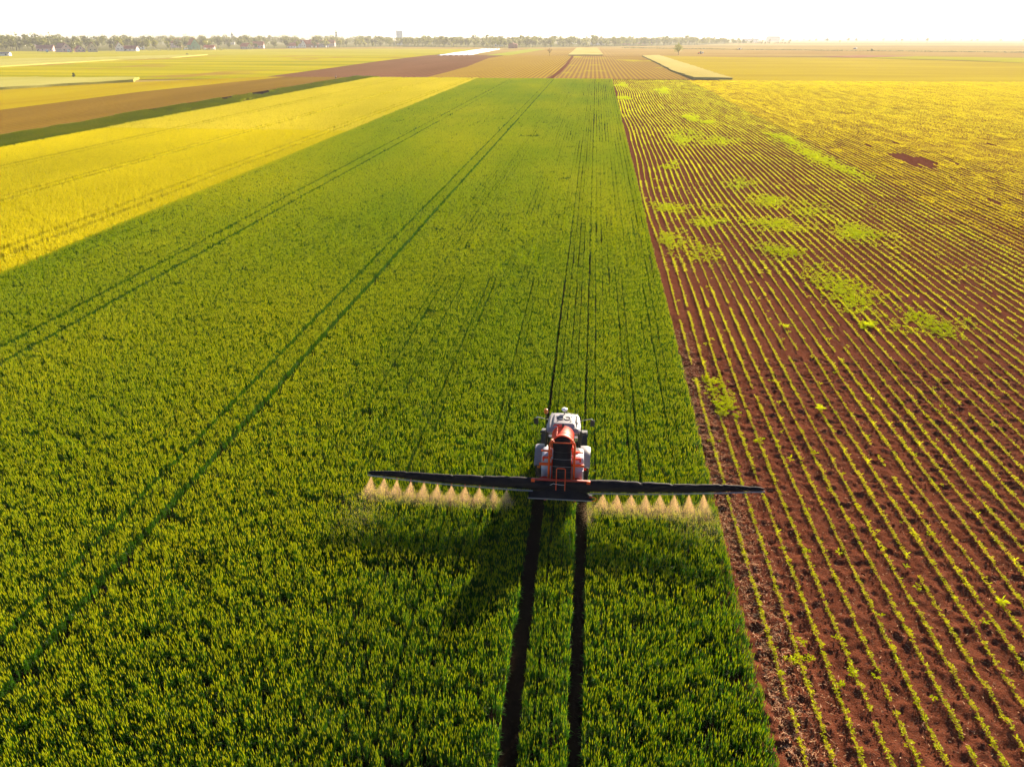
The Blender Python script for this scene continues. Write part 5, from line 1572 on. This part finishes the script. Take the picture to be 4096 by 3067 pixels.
# churches
def church(x, y, h, label, rz=0.2, nave=True):
    o = empty('church', (x, y, 0), label, 'church', None, rz)
    tw = h * 0.09
    g = MB(); g.box((0, 0, h * 0.31), (tw * 2, tw * 2, h * 0.62)); t_ = g.build('tower', WALLS['grey'], o)
    g = MB(); g.box((0, 0, h * 0.625), (tw * 2.3, tw * 2.3, h * 0.02)); g.build('cornice', WALLS['white'], t_)
    for a in range(4):
        g = MB(); g.box((math.cos(a * H_ / 2) * (tw + 0.03), math.sin(a * H_ / 2) * (tw + 0.03), h * 0.52), (0.2 if a % 2 == 0 else tw * 0.7, tw * 0.7 if a % 2 == 0 else 0.2, h * 0.09)); g.build('belfry_window', M_win, t_)
    g = MB(); g.lathe([(tw * 1.1, 0), (tw * 1.25, h * 0.03), (tw * 1.15, h * 0.07), (tw * 0.6, h * 0.12), (tw * 0.42, h * 0.14), (tw * 0.62, h * 0.18), (tw * 0.5, h * 0.22), (tw * 0.15, h * 0.27), (tw * 0.05, h * 0.33), (0.01, h * 0.34)], (0, 0, h * 0.635), (0, 0, 1), 14)
    d_ = g.build('dome', paint('copper_green', (0.06, 0.09, 0.07), 0.6, dirt=0.3), o)
    g = MB(); g.box((0, 0, h * 1.0), (0.35, 0.35, h * 0.07)); g.box((0, 0, h * 1.01), (h * 0.04, 0.35, 0.4)); g.build('cross', M_steel, d_)
    if nave:
        g = MB(); l_ = h * 0.55; wd = h * 0.15; e = h * 0.26; rg = h * 0.40
        g.add([(-l_, -wd, 0), (-tw, -wd, 0), (-tw, wd, 0), (-l_, wd, 0), (-l_, -wd, e), (-tw, -wd, e), (-tw, wd, e), (-l_, wd, e), (-l_, 0, rg), (-tw, 0, rg)], [(0, 1, 5, 4), (2, 3, 7, 6), (1, 2, 6, 9, 5), (3, 0, 4, 8, 7)]); g.build('nave', WALLS['grey'], o)
        g = MB(); g.add([(-l_ - 0.5, -wd - 0.5, e - 0.3), (-tw, -wd - 0.5, e - 0.3), (-tw, 0, rg + 0.2), (-l_ - 0.5, 0, rg + 0.2), (-tw, wd + 0.5, e - 0.3), (-l_ - 0.5, wd + 0.5, e - 0.3)], [(0, 1, 2, 3), (3, 2, 4, 5)]); g.build('nave_roof', ROOFS['grey'], o)
church(-1065, 2275, 38, 'left church with dark onion-domed tower above the village trees')
church(-926, 2815, 51, 'tallest church tower with dark onion dome left of the silo')
ch = empty('chimney_stack', (-115, 2540, 0), 'slim grey tower standing alone above the central trees', 'tower')
g = MB(); g.lathe([(2.2, 0), (1.9, 20), (1.7, 30), (2.0, 30.3), (2.0, 31.5), (1.4, 32.5)], (0, 0, 0), (0, 0, 1), 14); g.build('shaft', WALLS['grey'], ch)
g = MB(); g.lathe([(2.15, 0), (2.15, 0.6)], (0, 0, 26), (0, 0, 1), 14); g.build('band', WALLS['brick'], ch)
si = empty('grain_silo', (-573, 2325, 0), 'pale grain silo block with a thin mast above the village', 'silo')
for k in range(3):
    g = MB(); g.lathe([(3.6, 0), (3.6, 34), (3.0, 36)], (-6 + 6.4 * k, 0, 0), (0, 0, 1), 16); g.build('cylinder', WALLS['white'], si)
g = MB(); g.box((0.5, 0, 36.5), (17, 6, 3)); g.build('headhouse', WALLS['white'], si)
g = MB(); g.tube([(-9.5, 0, 0), (-9.5, 0, 48)], 0.9, 8); g.build('mast', WALLS['grey'], si)
g = MB(); g.tube([(-16, 0, 0), (-16, 0, 32)], 0.8, 8); g.build('pipe', WALLS['grey'], si)
# plastic sheeting in the far field: long low tunnels of white film
M_film = paint('white_film', (0.78, 0.78, 0.80), 0.25, dirt=0.1, scale=0.3)
ps = empty('crop_tunnels', (-168, 1130, 0), 'white plastic film tunnels on the field left of the red barn', 'film tunnels')
for k in range(6):
    g = MB(); x0 = -20 + k * 5.4
    pts_ = [(x0 + 11 - 3.0 * t + 1.2 * math.sin(t * 2.2), -230 + 70 * t + (8 * k), 0.0) for t in np.linspace(0, 7.6 - 0.1 * k, 12)]
    g.tube(pts_, [(2.1 + 0.5 * math.sin(i * 1.7 + k), 0.8) for i in range(12)], 10, up=(0, 0, 1)); g.build('film_tunnel', M_film, ps)
# far vehicles
def far_tractor(x, y, rz, body, label, s_=1.0, trailer=True):
    o = empty('farm_vehicle', (x, y, 0), label, 'vehicle', None, rz); o.scale = (s_, s_, s_)
    g = MB(); g.box((0, 1.3, 1.25), (1.0, 2.0, 0.8), bev=0.12); g.build('bonnet', body, o)
    g = MB(); g.box((0, -0.3, 1.3), (1.5, 1.5, 0.5), bev=0.08); cb = g.build('body', body, o)
    g = MB(); g.box((0, -0.3, 2.1), (1.3, 1.3, 1.1), taper=0.9, bev=0.06); g.build('cab', M_win, o)
    g = MB(); g.box((0, -0.3, 2.75), (1.5, 1.6, 0.2), bev=0.06); g.build('roof', M_white, o)
    for (wx, wy, rr2, ww) in ((-0.9, -0.5, 0.85, 0.45), (0.9, -0.5, 0.85, 0.45), (-0.8, 1.8, 0.6, 0.35), (0.8, 1.8, 0.6, 0.35)):
        g = MB(); g.lathe([(rr2 * 0.5, -ww / 2), (rr2 * 0.95, -ww / 2), (rr2, -ww / 3), (rr2, ww / 3), (rr2 * 0.95, ww / 2), (rr2 * 0.5, ww / 2)], (wx, wy, rr2), (1, 0, 0), 18); g.build('wheel', M_tyre, o)
    if trailer:
        g = MB(); g.box((0, -2.6, 1.5), (2.0, 1.8, 1.3), taper=1.1, bev=0.08); tk = g.build('tank', M_white, o)
        g = MB(); g.tube([(0, -1.0, 0.8), (0, -2.0, 0.8)], 0.08, 6); g.build('drawbar', M_black, tk)
    return o
far_tractor(133, 1018, 1.4, M_red, 'small red farm vehicle right of the lone leafy tree', 1.15)
far_tractor(246, 1390, 1.3, M_white, 'white farm vehicle on the far fields behind the lone tree', 1.1)
far_tractor(462, 1474, 1.7, M_grey, 'white-topped farm vehicle raising dust on the far right', 1.1)
# white wrapped bales by the houses
M_bale = paint('bale_wrap', (0.72, 0.72, 0.72), 0.35, dirt=0.15, scale=1)
bp = [(-776, 1062), (-742, 1060), (-676, 1262), (-672, 1262), (-655, 1290), (-642, 1292), (-588, 1620), (-580, 1622), (-560, 1640), (-640, 1475)]
BL = ['left of the biggest house', 'below the biggest house', 'left of the pair before the green-walled house', 'right of the pair before the green-walled house', 'before the low red-roofed house, left', 'before the low red-roofed house, right', 'left of the pair in the red-roofed cluster', 'right of the pair in the red-roofed cluster', 'beside the grey-roofed shed', 'before the pink house between the churches']
for (x, y), l in zip(bp, BL):
    g = MB(); g.lathe([(1.0, -1.15), (1.35, -1.0), (1.4, 0), (1.35, 1.0), (1.0, 1.15)], (0, 0, 1.3), (1, 0.4, 0), 16)
    o = g.build('wrapped_bale', M_bale); o.location = (x, y, 0); o.scale = (1.2, 1.2, 1.2)
    tag(o, 'white rounded bale ' + l, 'bale', 'white bales at the village edge')
# utility poles in front of the left houses
PLB = ['left of the biggest house', 'right of the steep cream gable', 'before the bright hedge', 'beside the green-walled house', 'near the left church']
for (x, y), l in zip(((-800, 1085), (-705, 1100), (-650, 1180), (-640, 1275), (-610, 1330)), PLB):
    o = empty('utility_pole', (x, y, 0), 'thin wooden utility pole ' + l, 'pole', 'utility poles along the village front')
    g = MB(); g.tube([(0, 0, 0), (0, 0, 11)], [0.16, 0.11], 7); g.build('pole', M_bark, o)
    g = MB(); g.box((0, 0, 10.2), (2.2, 0.12, 0.14)); g.build('crossarm', M_bark, o)
# field worker at the far corner of the barley
M_shirt = paint('white_shirt', (0.62, 0.60, 0.60), 0.8); M_trs = paint('dark_trousers', (0.03, 0.03, 0.045), 0.8); M_skin = paint('skin', (0.42, 0.23, 0.15), 0.6); M_hair = paint('hair', (0.03, 0.02, 0.015), 0.7)
def person(x, y, rz, label):
    o = empty('person', (x, y, 0.05), label, 'person', None, rz)
    J = {'pel': (0, 0, 0.95, .155), 'che': (0, 0.02, 1.28, .165), 'nek': (0, 0.02, 1.50, .06), 'hed': (0, 0.05, 1.64, .095), 'hdt': (0, 0.05, 1.72, .07),
         'shl': (-0.17, 0.02, 1.42, .065), 'ell': (-0.24, 0.0, 1.16, .045), 'wrl': (-0.23, 0.12, 0.95, .035), 'hal': (-0.22, 0.17, 0.87, .035),
         'shr': (0.17, 0.02, 1.42, .065), 'elr': (0.25, 0.0, 1.16, .045), 'wrr': (0.24, 0.10, 0.93, .035), 'har': (0.23, 0.14, 0.85, .035),
         'hil': (-0.09, 0, 0.9, .095), 'knl': (-0.10, 0.07, 0.50, .07), 'anl': (-0.11, -0.02, 0.09, .045), 'tol': (-0.11, 0.16, 0.04, .04),
         'hir': (0.09, 0, 0.9, .095), 'knr': (0.10, 0.02, 0.49, .07), 'anr': (0.11, -0.12, 0.10, .045), 'tor': (0.12, 0.05, 0.04, .04)}
    E_ = [('pel', 'che'), ('che', 'nek'), ('nek', 'hed'), ('hed', 'hdt'), ('che', 'shl'), ('shl', 'ell'), ('ell', 'wrl'), ('wrl', 'hal'), ('che', 'shr'), ('shr', 'elr'), ('elr', 'wrr'), ('wrr', 'har'), ('pel', 'hil'), ('hil', 'knl'), ('knl', 'anl'), ('anl', 'tol'), ('pel', 'hir'), ('hir', 'knr'), ('knr', 'anr'), ('anr', 'tor')]
    ks = list(J)
    def skin(name, keys, m, grow=0.0):
        me = bpy.data.meshes.new(name)
        kk = [k for k in ks if k in keys]
        me.from_pydata([J[k][:3] for k in kk], [(kk.index(a), kk.index(b)) for a, b in E_ if a in kk and b in kk], [])
        b_ = bpy.data.objects.new(name, me); col.objects.link(b_); b_.parent = o
        b_.modifiers.new('skin', 'SKIN')
        for i, k in enumerate(kk):
            v = me.skin_vertices[0].data[i]; v.radius = (J[k][3] + grow, J[k][3] + grow); v.use_root = (i == 0)
        b_.modifiers.new('sub', 'SUBSURF').levels = 1; b_.modifiers['sub'].render_levels = 1
        me.materials.append(m)
        return b_
    bd = skin('body', ks, M_skin)
    skin('shirt', ['pel', 'che', 'shl', 'ell', 'shr', 'elr'], M_shirt, 0.018)
    skin('trousers', ['pel', 'hil', 'knl', 'anl', 'hir', 'knr', 'anr'], M_trs, 0.014)
    g = MB(); g.lathe([(0.06, -0.02), (0.105, 0.0), (0.11, 0.05), (0.09, 0.10), (0.03, 0.13)], (0, 0.04, 1.66), (0, -0.1, 1), 12); g.build('hair', M_hair, o)
    for s_ in (-1, 1):
        g = MB()
        for fi in range(5): g.tube([(s_ * 0.23 + (fi - 2) * 0.012, 0.15, 0.86), (s_ * 0.23 + (fi - 2) * 0.015, 0.18, 0.80), (s_ * 0.23 + (fi - 2) * 0.013, 0.17, 0.76 + 0.01 * abs(fi - 2))], 0.009, 5)
        g.build('fingers', M_skin, bd)
    return o
person(-126, 376, 0.4, 'person in a white shirt and dark trousers at the field corner')
# far hills on the left
g = MB()
V, F = [], []
xs_ = np.linspace(-9500, -1200, 60)
for i, x in enumerate(xs_):
    t = (x + 9500) / 8300
    h = (118 * (1 - t) ** 0.8 + 10) * (0.8 + 0.35 * float(vnoise(np.array([x / 900 + 50]), np.array([3.0]), 5)[0])) * min(1, (1 - t) * 6)
    V += [(x, 8200, -5), (x, 8800, h), (x, 9600, -5)]
for i in range(59):
    for k in range(2): F.append((i * 3 + k, (i + 1) * 3 + k, (i + 1) * 3 + k + 1, i * 3 + k + 1))
g.add(V, F, True)
tag(g.build('hills', field_mat('hill_wood', (0.10, 0.12, 0.08), (0.16, 0.17, 0.10), (0.002, 0.002))), kind='structure')

# ------------------------------------------------------------------ haze: even warm air round the whole place
HZ = 0.00010
m, n, out = new_mat('haze_air')
pv = N(n, 'ShaderNodeVolumePrincipled')
pv.inputs['Color'].default_value = (0.95, 0.93, 0.90, 1)
pv.inputs['Density'].default_value = HZ
pv.inputs['Anisotropy'].default_value = 0.15
n.links.new(pv.outputs[0], out.inputs['Volume'])
g = MB()
g.box((0, 6000, 67.0), (26000, 15000, 138.0))
tag(g.build('haze', m), kind='stuff')
